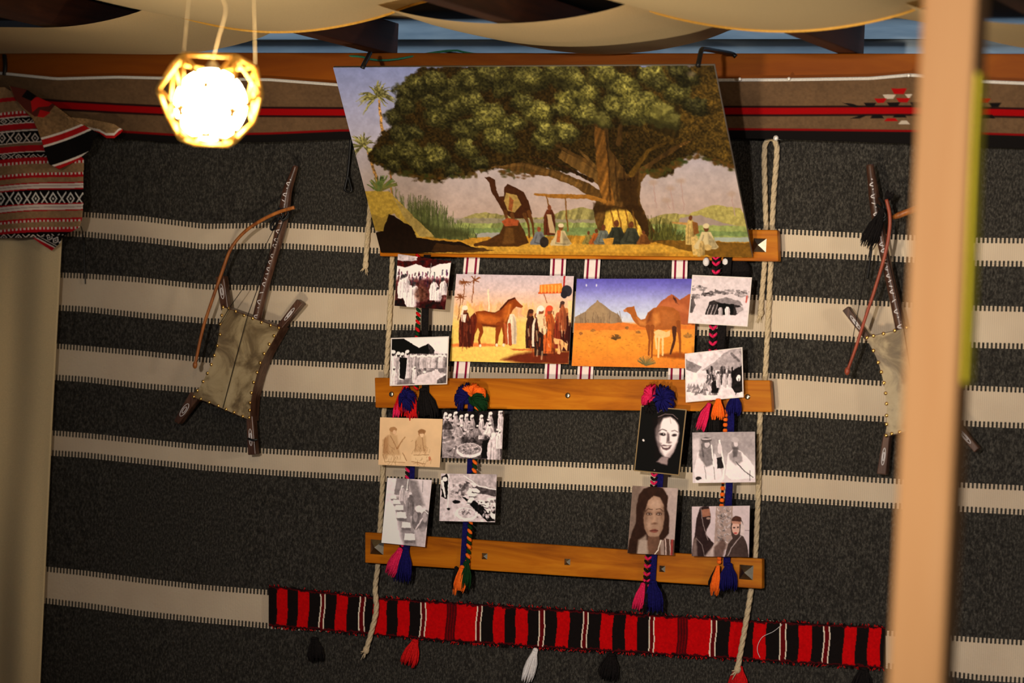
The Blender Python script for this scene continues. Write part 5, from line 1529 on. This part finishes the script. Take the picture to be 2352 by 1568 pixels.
def paint_p2(c):
    c.c[:] = gr(186); c.warp(1.4, 6); rg = random.Random(2)
    c.poly([(890, 770), (925, 776), (962, 798), (984, 788), (986, 815), (890, 815)], gr(22)); c.poly([(985, 790), (1000, 800), (996, 816), (984, 816)], gr(60)); c.poly([(920, 772), (1035, 768), (1035, 808), (1000, 806), (985, 788), (962, 798)], gr(196))
    c.poly([(895, 812), (1035, 812), (1035, 890), (893, 890)], gr(110))
    for _ in range(80):
        x, y = rg.uniform(940, 1026), rg.uniform(818, 872); k = rg.uniform(50, 215); c.ell(x, y, rg.uniform(2, 5), rg.uniform(3, 7), gr(k), rg.uniform(-.4, .4), 0.85)
    for i in range(22):
        x = 944 + i * 3.8; c.ell(x, 816 + rg.uniform(-1, 4), 2.2, 3.2, gr(205)); c.robe(x, 845, 30, gr(rg.uniform(120, 200)), None, 0.22)
    for x, y, h, k in ((903, 880, 78, 198), (915, 872, 66, 150), (924, 872, 64, 200), (936, 868, 66, 188), (905, 890, 50, 205), (952, 880, 40, 196)): c.robe(x, y, h, gr(k), gr(60), 0.26, gr(210))
    c.poly([(918, 820), (936, 822), (930, 872), (918, 868)], gr(24)); c.poly([(960, 862), (1000, 850), (1020, 862), (1005, 884), (950, 886)], gr(176)); c.poly([(1004, 872), (1030, 858), (1028, 884), (1002, 886)], gr(84))
    c.photo(0.28, 1.3, 64)


def paint_p3(c):
    c.vg([(625, gr(166)), (660, gr(176)), (690, gr(172)), (760, gr(180))]); c.warp(1.2, 5); rg = random.Random(3)
    for x0, x1, y, k in ((1588, 1620, 661, 110), (1612, 1640, 674, 70), (1642, 1668, 670, 90), (1668, 1722, 670, 100), (1590, 1606, 680, 120), (1690, 1722, 676, 120)):
        for _ in range(26): c.ell(rg.uniform(x0, x1), y + rg.uniform(-4, 5), rg.uniform(1.5, 5), rg.uniform(1, 3), gr(k + rg.uniform(-40, 50)), 0, 0.8)
    c.poly([(1584, 690), (1592, 682), (1598, 700), (1590, 718), (1582, 718)], gr(70), 0.9); c.poly([(1620, 718), (1630, 692), (1655, 686), (1688, 690), (1706, 708), (1690, 724), (1620, 722)], gr(46)); c.poly([(1640, 690), (1668, 682), (1700, 692), (1706, 702), (1660, 696)], gr(112))
    c.poly([(1648, 696), (1686, 698), (1684, 722), (1650, 722)], gr(20)); c.robe(1655, 724, 22, gr(170), None, 0.5); c.robe(1671, 724, 24, gr(205), None, 0.5); c.poly([(1690, 706), (1706, 704), (1708, 712), (1692, 720)], gr(140))
    for x in (1632, 1640, 1648): c.line([(x, 700), (x - 8, 722)], 1.5, gr(150))
    c.line([(1716, 680), (1714, 694)], 4, (150, 80, 74))
    c.photo(0.16, 1.2, 66)


def paint_p4(c):
    c.vg([(790, gr(176)), (830, gr(182)), (870, gr(184)), (930, gr(190))]); c.warp(1.6, 6); rg = random.Random(4)
    c.poly([(1570, 822), (1590, 832), (1612, 842), (1600, 856), (1570, 848)], gr(120)); c.poly([(1612, 850), (1640, 832), (1662, 812), (1680, 802), (1712, 796), (1712, 848), (1660, 848), (1630, 852)], gr(140)); c.grain(0.10, 12, 4)
    for x, y in ((1680, 812), (1690, 820), (1700, 808)): c.line([(x, y), (x + 8, y + 9)], 5, gr(84), 0.7)
    for _ in range(100):
        x = rg.uniform(1622, 1706); y = rg.uniform(852, 884); c.line([(x, y), (x + rg.uniform(-2, 2), y - rg.uniform(4, 14))], rg.uniform(2, 5), gr(rg.uniform(24, 120)), 0.85)
    for _ in range(40):
        x = rg.uniform(1582, 1650); y = rg.uniform(884, 908); c.poly([(x - 5, y), (x, y - rg.uniform(8, 14)), (x + 4, y)], gr(rg.uniform(70, 170)), 0.8)
    c.poly([(1680, 852), (1706, 838), (1708, 900), (1690, 902), (1672, 880)], gr(34)); c.ell(1696, 868, 5, 8, gr(200)); c.robe(1642, 902, 34, gr(36), None, 0.5); c.line([(1690, 906), (1697, 870)], 2, gr(40))
    for x in (1650, 1664, 1676): c.robe(x, 890, 40, gr(190), gr(60), 0.22)
    c.photo(0.22, 1.25, 68)


def paint_p5(c):
    c.c[:] = (196, 164, 128); c.grain(0.05, 30, 4); c.warp(1.0, 5)
    s1, s2, s3 = (150, 110, 74), (172, 138, 102), (124, 86, 54)
    c.poly([(884, 1005), (897, 996), (912, 1000), (916, 1030), (925, 1060), (886, 1062), (878, 1040)], s2, 0.85, 5); c.poly([(880, 1010), (892, 1000), (892, 1040), (880, 1044)], s1, 0.8, 6); c.ell(903, 990, 8, 9, s2); c.ell(903, 986, 9, 6, s1); c.ell(906, 992, 4, 5, (196, 160, 128)); c.line([(912, 1030), (925, 1010), (930, 1004)], [4, 2, 2], s1)
    c.poly([(892, 1045), (925, 1045), (935, 1060), (900, 1066), (878, 1060)], (206, 178, 142), 0.8, 4); c.line([(880, 1044), (884, 1060), (930, 1062)], 1.6, s3, 0.6)
    c.poly([(955, 1010), (966, 996), (978, 1000), (980, 1036), (952, 1038)], s2, 0.85, 4); c.ell(968, 994, 8, 9, s1); c.ell(969, 998, 5, 6, (204, 172, 138)); c.ell(969, 991, 9, 5, s3, 0, 0.8); c.poly([(945, 1044), (985, 1042), (990, 1056), (975, 1064), (945, 1058)], (204, 176, 140), 0.8, 4); c.ell(987, 1053, 3, 5, (176, 110, 80))
    for a in ([(885, 1005), (880, 1040)], [(897, 1000), (912, 1030)], [(956, 1012), (953, 1036)], [(970, 1005), (974, 1036)], [(945, 1060), (976, 1065)], [(925, 1040), (934, 1058)], [(950, 1045), (985, 1044)]): c.line(a, 1.4, s3, 0.85)
    rg = random.Random(5)
    for _ in range(70):
        x, y = rg.choice(((896, 1030), (968, 1030), (900, 1052), (965, 1052))); x += rg.gauss(0, 11); y += rg.gauss(0, 11); c.line([(x, y), (x + rg.uniform(-6, 6), y + rg.uniform(2, 10))], 1.1, s3, 0.45)


def paint_p6(c):
    c.c[:] = gr(70); c.warp(1.2, 5); rg = random.Random(6)
    c.poly([(1010, 940), (1160, 940), (1160, 980), (1010, 980)], gr(36), 1, 6)
    for i, x in enumerate((1024, 1034, 1047, 1060, 1072, 1085, 1106, 1127, 1150)): c.robe(x, 1000 + rg.uniform(0, 10), rg.uniform(54, 64), gr(rg.uniform(120, 195)), gr(90), 0.24, gr(205))
    for i in range(24):
        x, y = rg.uniform(1020, 1150), rg.uniform(985, 1025); c.sit(x, y, rg.uniform(22, 34), gr(rg.uniform(60, 200)), gr(70), gr(rg.uniform(150, 210)))
    c.poly([(1012, 1008), (1060, 1006), (1066, 1050), (1012, 1052)], gr(140), 0.8, 6)
    for _ in range(14): c.line([(rg.uniform(1014, 1050), rg.uniform(1010, 1050)), (rg.uniform(1020, 1060), rg.uniform(1010, 1050))], 2, gr(rg.uniform(60, 200)), 0.7)
    c.ell(1078, 1034, 30, 17, gr(190)); c.ell(1078, 1031, 26, 13, gr(130)); rg2 = random.Random(2)
    for _ in range(60): c.ell(1078 + rg2.gauss(0, 12), 1030 + rg2.gauss(0, 5), 2, 1.5, gr(rg2.uniform(60, 210)), 0, 0.8)
    c.poly([(1108, 1012), (1124, 1008), (1122, 1052), (1105, 1052)], gr(26)); c.robe(1134, 1062, 70, gr(180), gr(190), 0.44, gr(212)); c.robe(1148, 1030, 44, gr(200), gr(90), 0.4, gr(210))
    c.photo(0.3, 1.3, 72)


def paint_p7(c):
    c.c[:] = gr(196); c.warp(1.0, 5)
    c.poly([(912, 1095), (940, 1097), (940, 1140), (905, 1135)], gr(120)); c.poly([(955, 1100), (992, 1102), (985, 1175), (965, 1150)], gr(186)); c.poly([(938, 1098), (958, 1105), (975, 1160), (960, 1170), (945, 1150)], gr(110), 0.9, 8); c.line([(938, 1098), (934, 1128)], 2, gr(210)); c.line([(972, 1104), (970, 1130)], 1.5, gr(130))
    c.poly([(905, 1140), (925, 1140), (945, 1190), (962, 1258), (928, 1256), (915, 1200)], gr(120), 0.9, 8)
    for x, y, w in ((904, 1141, 14), (911, 1152, 17), (917, 1165, 20), (922, 1182, 24), (933, 1205, 22), (941, 1232, 26)):
        c.poly([(x - w / 2, y + w * .3), (x - w * .45, y - w * .3), (x + w * .45, y - w * .26), (x + w / 2, y + w * .34)], gr(205)); c.poly([(x - w / 2, y + w * .3), (x + w / 2, y + w * .34), (x + w * .5, y + w * .6), (x - w * .4, y + w * .56)], gr(96), 0.8)
    c.robe(924, 1150, 36, gr(190), gr(150), 0.4, gr(210)); c.robe(935, 1155, 34, gr(180), gr(120), 0.4, gr(206)); c.robe(942, 1185, 56, gr(130), gr(84), 0.36, gr(190)); c.ell(944, 1146, 6, 9, gr(96))
    c.ell(957, 1192, 11, 25, gr(100), 0.1); c.ell(974, 1196, 11, 26, gr(110), 0.25); c.ell(954, 1186, 5, 12, gr(140)); c.ell(976, 1188, 5, 12, gr(150)); c.ell(962, 1168, 9, 8, gr(200)); c.line([(966, 1176), (974, 1172), (984, 1180)], 2, gr(205)); c.line([(955, 1215), (970, 1190)], 3, gr(206), 0.8)
    c.poly([(955, 1215), (980, 1210), (976, 1258), (958, 1256)], gr(150), 0.7, 6); c.poly([(888, 1150), (905, 1160), (920, 1250), (876, 1246)], gr(206), 0.9, 6)
    c.photo(0.16, 1.15, 74)


def paint_p8(c):
    c.c[:] = gr(168); c.warp(1.6, 6); rg = random.Random(8)
    c.poly([(1030, 1086), (1145, 1088), (1145, 1125), (1105, 1122), (1075, 1104), (1040, 1108)], gr(150)); c.line([(1066, 1092), (1100, 1116), (1142, 1124)], 2, gr(210)); c.poly([(1070, 1104), (1100, 1118), (1140, 1126), (1140, 1140), (1070, 1128)], gr(70))
    for _ in range(90): c.ell(rg.uniform(1036, 1090), rg.uniform(1112, 1146), rg.uniform(2, 6), rg.uniform(2, 6), gr(rg.uniform(70, 210)), 0, 0.8)
    c.poly([(1012, 1140), (1070, 1142), (1140, 1196), (1012, 1198)], gr(172), 0.9, 8); c.poly([(1014, 1094), (1026, 1088), (1032, 1100), (1026, 1146), (1014, 1140)], gr(28)); c.line([(1016, 1104), (1018, 1120), (1022, 1140)], [6, 5, 3], gr(205)); c.ell(1022, 1100, 6, 5, gr(210)); c.line([(1031, 1090), (1028, 1165)], 2, gr(205)); c.ell(1030, 1168, 4, 2.5, gr(30))
    c.poly([(1060, 1140), (1090, 1150), (1110, 1165), (1140, 1196), (1120, 1198), (1090, 1170)], gr(24)); c.ell(1048, 1152, 9, 4, gr(30))
    for x, y, k in ((1086, 1135, 205), (1092, 1126, 190), (1080, 1150, 200), (1118, 1160, 208), (1130, 1148, 195), (1126, 1176, 205), (1108, 1154, 206), (1134, 1186, 200)): c.ell(x, y, 11, 5.5, gr(k), rg.uniform(-1, 1)); c.line([(x - 8, y + 5), (x + 8, y + 6)], 1.6, gr(40))
    c.ell(1071, 1180, 25, 15, gr(206), 0.12); c.ell(1072, 1178, 20, 11, gr(170), 0.12)
    for _ in range(50): c.ell(1074 + rg.gauss(0, 8), 1177 + rg.gauss(0, 4), 1.6, 1.4, gr(rg.uniform(50, 210)), 0, 0.8)
    for _ in range(60): c.ell(rg.uniform(1095, 1140), rg.uniform(1150, 1196), rg.uniform(1.5, 4), rg.uniform(1.5, 4), gr(rg.choice((20, 60, 200))), 0, 0.7)
    c.photo(0.3, 1.3, 76)


def paint_p9(c):
    c.c[:] = (16, 12, 13); w, g2 = (205, 192, 196), (128, 112, 114)
    c.warp(0.8, 7)
    c.poly([(1515, 968), (1522, 956), (1535, 953), (1550, 960), (1558, 975), (1560, 995), (1556, 1015), (1548, 1036), (1538, 1050), (1526, 1050), (1515, 1038), (1510, 1020), (1505, 1002), (1506, 985)], w, 1, 5)
    c.poly([(1498, 960), (1513, 958), (1511, 985), (1509, 1005), (1514, 1030), (1524, 1050), (1505, 1052)], (24, 18, 20), 0.75, 12)
    c.poly([(1510, 950), (1530, 944), (1552, 950), (1562, 968), (1556, 968), (1540, 957), (1524, 960), (1514, 975)], (20, 15, 16), 0.9, 5)
    c.poly([(1520, 1048), (1536, 1050), (1532, 1068), (1518, 1064), (1508, 1060)], g2, 1, 4); c.poly([(1512, 962), (1520, 955), (1516, 982), (1507, 1000)], (60, 50, 50), 0.7, 6)
    c.poly([(1505, 985), (1514, 975), (1516, 1010), (1510, 1020)], (90, 78, 80), 0.6, 8); c.poly([(1546, 1030), (1556, 1012), (1548, 1036), (1538, 1050), (1530, 1046)], (120, 104, 108), 0.6, 6)
    c.poly([(1512, 1014), (1520, 1018), (1514, 1034), (1510, 1022)], (84, 70, 72), 0.7, 5)
    c.ell(1522, 997, 7, 3.2, (34, 26, 28), 0.08, 0.95, 2.5); c.ell(1549, 999, 5.5, 3, (40, 32, 34), -0.05, 0.95, 2.5); c.ell(1524, 996.5, 1.1, 1.1, (190, 180, 180)); c.line([(1513, 990), (1521, 985.5), (1531, 989)], 2.0, (60, 48, 50), 0.8, 2); c.line([(1543, 990), (1550, 988), (1557, 992)], 1.8, (70, 58, 60), 0.8, 2)
    c.poly([(1533, 992), (1537, 997), (1538, 1012), (1531, 1016), (1532, 1004)], (56, 44, 46), 0.8, 4); c.ell(1537, 1016, 5, 2.2, (70, 54, 56), 0, 0.7, 3)
    c.poly([(1517, 1022), (1525, 1021), (1533, 1023), (1543, 1022), (1539, 1030), (1531, 1034), (1522, 1031)], (74, 54, 58), 0.9, 2.5); c.poly([(1520, 1024), (1529, 1024.5), (1539, 1024), (1534, 1028), (1525, 1028)], (206, 194, 196), 0.95, 2)
    c.line([(1539, 960), (1541, 972)], 1.4, (140, 124, 126), 0.7); c.line([(1512, 957), (1528, 950), (1546, 952), (1557, 962)], 1.8, g2, 0.7); c.line([(1510, 948), (1520, 942)], 1.6, g2, 0.6)
    c.ell(1478, 1011, 2.6, 2.6, (190, 184, 184)); c.ell(1503, 1079, 1.4, 1.4, (130, 120, 120))
    c.photo(0.06, 1.1, 78)


def paint_p10(c):
    c.c[:] = (136, 118, 112); c.poly([(1445, 1110), (1475, 1112), (1470, 1200), (1440, 1275)], (98, 82, 74), 0.8, 14); c.poly([(1528, 1118), (1560, 1120), (1550, 1245), (1530, 1240)], (152, 136, 134), 0.9, 8); c.warp(1.2, 8)
    h = (42, 26, 20)
    c.poly([(1478, 1122), (1500, 1114), (1522, 1120), (1534, 1138), (1532, 1170), (1538, 1190), (1536, 1225), (1524, 1240), (1470, 1240), (1462, 1275), (1440, 1275), (1446, 1240), (1460, 1200), (1462, 1160), (1468, 1135)], h, 1, 3)
    f, fs = (140, 112, 96), (104, 80, 66)
    c.poly([(1484, 1165), (1490, 1148), (1502, 1138), (1516, 1142), (1524, 1160), (1526, 1190), (1522, 1215), (1512, 1234), (1500, 1240), (1488, 1230), (1480, 1212), (1478, 1190)], f, 1, 3); c.poly([(1478, 1175), (1488, 1165), (1488, 1225), (1480, 1212)], fs, 0.7, 6); c.poly([(1518, 1150), (1526, 1165), (1524, 1205), (1516, 1225)], fs, 0.6, 6)
    c.ell(1506, 1158, 13, 12, (168, 140, 124), 0, 0.7, 12); c.ell(1490, 1204, 7, 10, (160, 132, 116), 0, 0.6, 8); c.ell(1516, 1204, 5, 9, (150, 122, 106), 0, 0.6, 8); c.ell(1502, 1232, 7, 5, (154, 126, 110), 0, 0.6, 6)
    c.poly([(1488, 1232), (1514, 1232), (1518, 1276), (1484, 1274)], (92, 66, 54), 1, 4)
    for x in (1491, 1514): c.ell(x, 1179, 8, 5, (92, 66, 54), 0, 0.6, 4); c.ell(x, 1180, 6, 2.8, (52, 36, 30), 0, 0.95, 2); c.ell(x - 2.6, 1180.4, 1.3, 1.2, (176, 160, 150)); c.ell(x + 2.8, 1180.4, 1.1, 1.1, (160, 144, 134))
    c.line([(1482, 1174), (1489, 1168.5), (1498, 1169.5)], 1.9, (62, 42, 34), 0.85, 2); c.line([(1508, 1169.5), (1516, 1168.5), (1523, 1174)], 1.8, (62, 42, 34), 0.85, 2); c.poly([(1501, 1180), (1505, 1180), (1508, 1200), (1498, 1201)], (156, 126, 108), 0.8, 4); c.ell(1503, 1202, 6, 2.4, (92, 64, 52), 0, 0.8, 3)
    c.ell(1502, 1219, 9, 4, (110, 62, 54), 0, 0.95, 2); c.line([(1493, 1218), (1511, 1218)], 1.4, (70, 36, 32)); c.poly([(1466, 1240), (1484, 1228), (1490, 1274), (1462, 1272)], (150, 134, 124), 0.8, 5); c.line([(1518, 1240), (1512, 1262), (1504, 1272)], 2, (206, 194, 184)); c.poly([(1524, 1236), (1552, 1240), (1548, 1276), (1526, 1274)], (70, 50, 44))
    for x in (1528, 1538): c.line([(x, 1238), (x + 2, 1274)], 2.6, (170, 150, 146))
    c.line([(1544, 1240), (1542, 1274)], 5, (140, 48, 48), 0.8)
    c.photo(0.08, 1.05, 80)


def paint_p11(c):
    c.vg([(985, gr(140)), (1030, gr(134)), (1070, gr(170)), (1110, gr(182))]); c.warp(1.2, 6)
    c.poly([(1590, 1010), (1606, 1004), (1610, 1050), (1592, 1060)], gr(184), 0.8, 6); c.poly([(1602, 1040), (1614, 1028), (1630, 1030), (1644, 1044), (1655, 1075), (1660, 1106), (1598, 1108), (1594, 1080)], gr(196)); c.poly([(1606, 1034), (1622, 1026), (1640, 1034), (1638, 1066), (1622, 1072), (1606, 1050)], gr(104), 0.9, 4)
    c.ell(1622, 1018, 10, 14, gr(96)); c.ell(1624, 1020, 6, 8, gr(170)); c.ell(1622, 1010, 12, 6, gr(80)); c.line([(1613, 1008), (1632, 1008)], 2, gr(190)); c.line([(1612, 1022), (1616, 1048)], 4, gr(90)); c.line([(1634, 1022), (1640, 1070)], 3, gr(206))
    c.poly([(1646, 1052), (1660, 1048), (1662, 1074), (1648, 1076)], gr(34)); c.line([(1652, 1012), (1658, 1040), (1664, 1075), (1660, 1100)], 4, gr(208)); c.ell(1653, 1030, 5, 12, gr(186))
    c.poly([(1666, 1090), (1672, 1042), (1684, 1030), (1700, 1034), (1716, 1050), (1732, 1070), (1734, 1098), (1680, 1102)], gr(200)); c.poly([(1674, 1044), (1686, 1032), (1702, 1038), (1706, 1058), (1690, 1068), (1676, 1056)], gr(130), 0.9, 4); c.ell(1688, 1020, 8, 12, gr(110)); c.ell(1690, 1019, 5, 7, gr(176)); c.ell(1688, 1010, 9, 6, gr(150)); c.poly([(1682, 1026), (1696, 1028), (1692, 1048), (1684, 1050)], gr(70), 0.8, 4)
    c.line([(1690, 1060), (1710, 1082), (1730, 1096)], 2, gr(70)); c.ell(1604, 1098, 7, 4, gr(40)); c.line([(1640, 1072), (1642, 1100)], 1.4, gr(110)); c.line([(1618, 1070), (1622, 1100)], 1.4, gr(120)); c.line([(1722, 1080), (1722, 1104)], 1.4, gr(70))
    c.photo(0.14, 1.12, 82)


def paint_p12(c):
    c.c[:] = (172, 158, 164); c.warp(1.0, 6); rg = random.Random(12)
    c.poly([(1645, 1160), (1683, 1160), (1680, 1262), (1640, 1260)], (140, 122, 118))
    for _ in range(110): c.line([(rg.uniform(1646, 1680), rg.uniform(1162, 1250))] * 1 + [(rg.uniform(1646, 1680), rg.uniform(1162, 1250))] if False else [(x := rg.uniform(1648, 1678), y := rg.uniform(1164, 1246)), (x + rg.uniform(-5, 5), y + rg.uniform(-5, 5))], 2, gr(rg.uniform(70, 190)), 0.8)
    d = (44, 32, 32)
    c.poly([(1608, 1166), (1616, 1162), (1628, 1162), (1632, 1180), (1632, 1200), (1624, 1214), (1620, 1226), (1640, 1248), (1632, 1270), (1620, 1280), (1588, 1280), (1592, 1244), (1596, 1226), (1600, 1190)], d, 1, 2)
    c.poly([(1611, 1170), (1630, 1168), (1632, 1184), (1614, 1187)], (130, 90, 74)); c.ell(1627, 1190, 5, 3, (130, 108, 100)); c.line([(1610, 1166), (1614, 1200), (1626, 1240)], 1.8, (120, 106, 106)); c.line([(1600, 1236), (1612, 1250), (1618, 1276)], 1.6, (110, 98, 98)); c.poly([(1592, 1240), (1600, 1232), (1602, 1276), (1590, 1278)], (120, 104, 100), 0.7, 4)
    c.poly([(1618, 1278), (1645, 1244), (1660, 1250), (1640, 1280)], (160, 144, 142), 0.9, 4); c.poly([(1640, 1256), (1660, 1236), (1668, 1250), (1660, 1280), (1640, 1280)], (80, 62, 58), 0.9, 5)
    c.poly([(1678, 1212), (1680, 1192), (1690, 1184), (1702, 1190), (1708, 1205), (1706, 1228), (1716, 1250), (1720, 1280), (1664, 1280), (1672, 1250), (1682, 1236)], (60, 48, 46)); c.poly([(1702, 1196), (1710, 1208), (1708, 1232), (1700, 1228)], (176, 162, 164))
    c.ell(1690, 1212, 9, 16, (176, 142, 132)); c.ell(1692, 1192, 11, 7, (70, 46, 40)); c.poly([(1680, 1196), (1702, 1198), (1702, 1204), (1681, 1202)], (150, 110, 96)); c.ell(1686, 1211, 2.5, 1.8, (50, 34, 32)); c.ell(1695, 1211, 2.2, 1.8, (50, 34, 32)); c.ell(1689, 1224, 4, 2, (140, 56, 56)); c.line([(1702, 1230), (1680, 1258), (1672, 1276)], 2, (140, 128, 130)); c.line([(1712, 1218), (1722, 1218)], 1.6, (120, 106, 110))
    c.photo(0.1, 1.1, 84)


smalls = [
    ([(914, 583), (1036, 600), (1022, 711), (906, 702)], paint_p1, 'brown-toned print of robed people under a tent roof, top left of the rack', 'l'),
    ([(898, 776), (1031, 772), (1027, 882), (895, 886)], paint_p2, 'grey print of a dense seated crowd beside a dark tent, below the top left print', 'l'),
    ([(1590, 631), (1727, 637), (1717, 750), (1580, 742)], paint_p3, 'grey print of a low black tent in an open desert, right of the camel print', 'r'),
    ([(1573, 812), (1705, 797), (1708, 912), (1575, 924)], paint_p4, 'tilted grey print of a mountain camp over the middle plank', 'r'),
    ([(873, 958), (1017, 962), (1010, 1073), (869, 1067)], paint_p5, 'sepia drawing of two seated men, below the left end of the middle plank', 'l'),
    ([(1017, 945), (1157, 943), (1152, 1056), (1015, 1051)], paint_p6, 'grey print of robed men around a large round dish', 'l'),
    ([(890, 1097), (992, 1102), (976, 1256), (876, 1246)], paint_p7, 'upright grey print of a row of seated people behind white boxes', 'l'),
    ([(1013, 1087), (1141, 1089), (1137, 1199), (1009, 1196)], paint_p8, 'grey print of people sitting by a round tray on the ground', 'l'),
    ([(1472, 931), (1577, 940), (1560, 1092), (1456, 1081)], paint_p9, 'upright black print of a smiling woman lit from the side', 'r'),
    ([(1453, 1115), (1557, 1121), (1547, 1275), (1441, 1270)], paint_p10, 'upright brown-toned portrait of a long-haired woman facing the viewer', 'r'),
    ([(1590, 993), (1734, 991), (1735, 1107), (1591, 1109)], paint_p11, 'pale grey print of two seated men in white robes', 'r'),
    ([(1589, 1163), (1722, 1161), (1720, 1279), (1589, 1277)], paint_p12, 'grey print of a veiled figure facing a person in a dark shawl', 'r')]
for k, (q, fn, lb, sd) in enumerate(smalls):
    d = 0.063 + 0.002 * (k % 3)
    o = flat_print('photo_print', q, (d, d, d + 0.002, d + 0.002), fn, lb, 'print', step=0.9, th=0.002, back=(206, 200, 198), frame=(120, 100, 70) if k == 8 else (190, 182, 180) if k in (1, 2, 3) else None)
    o['group'] = 'small prints on the braided straps'
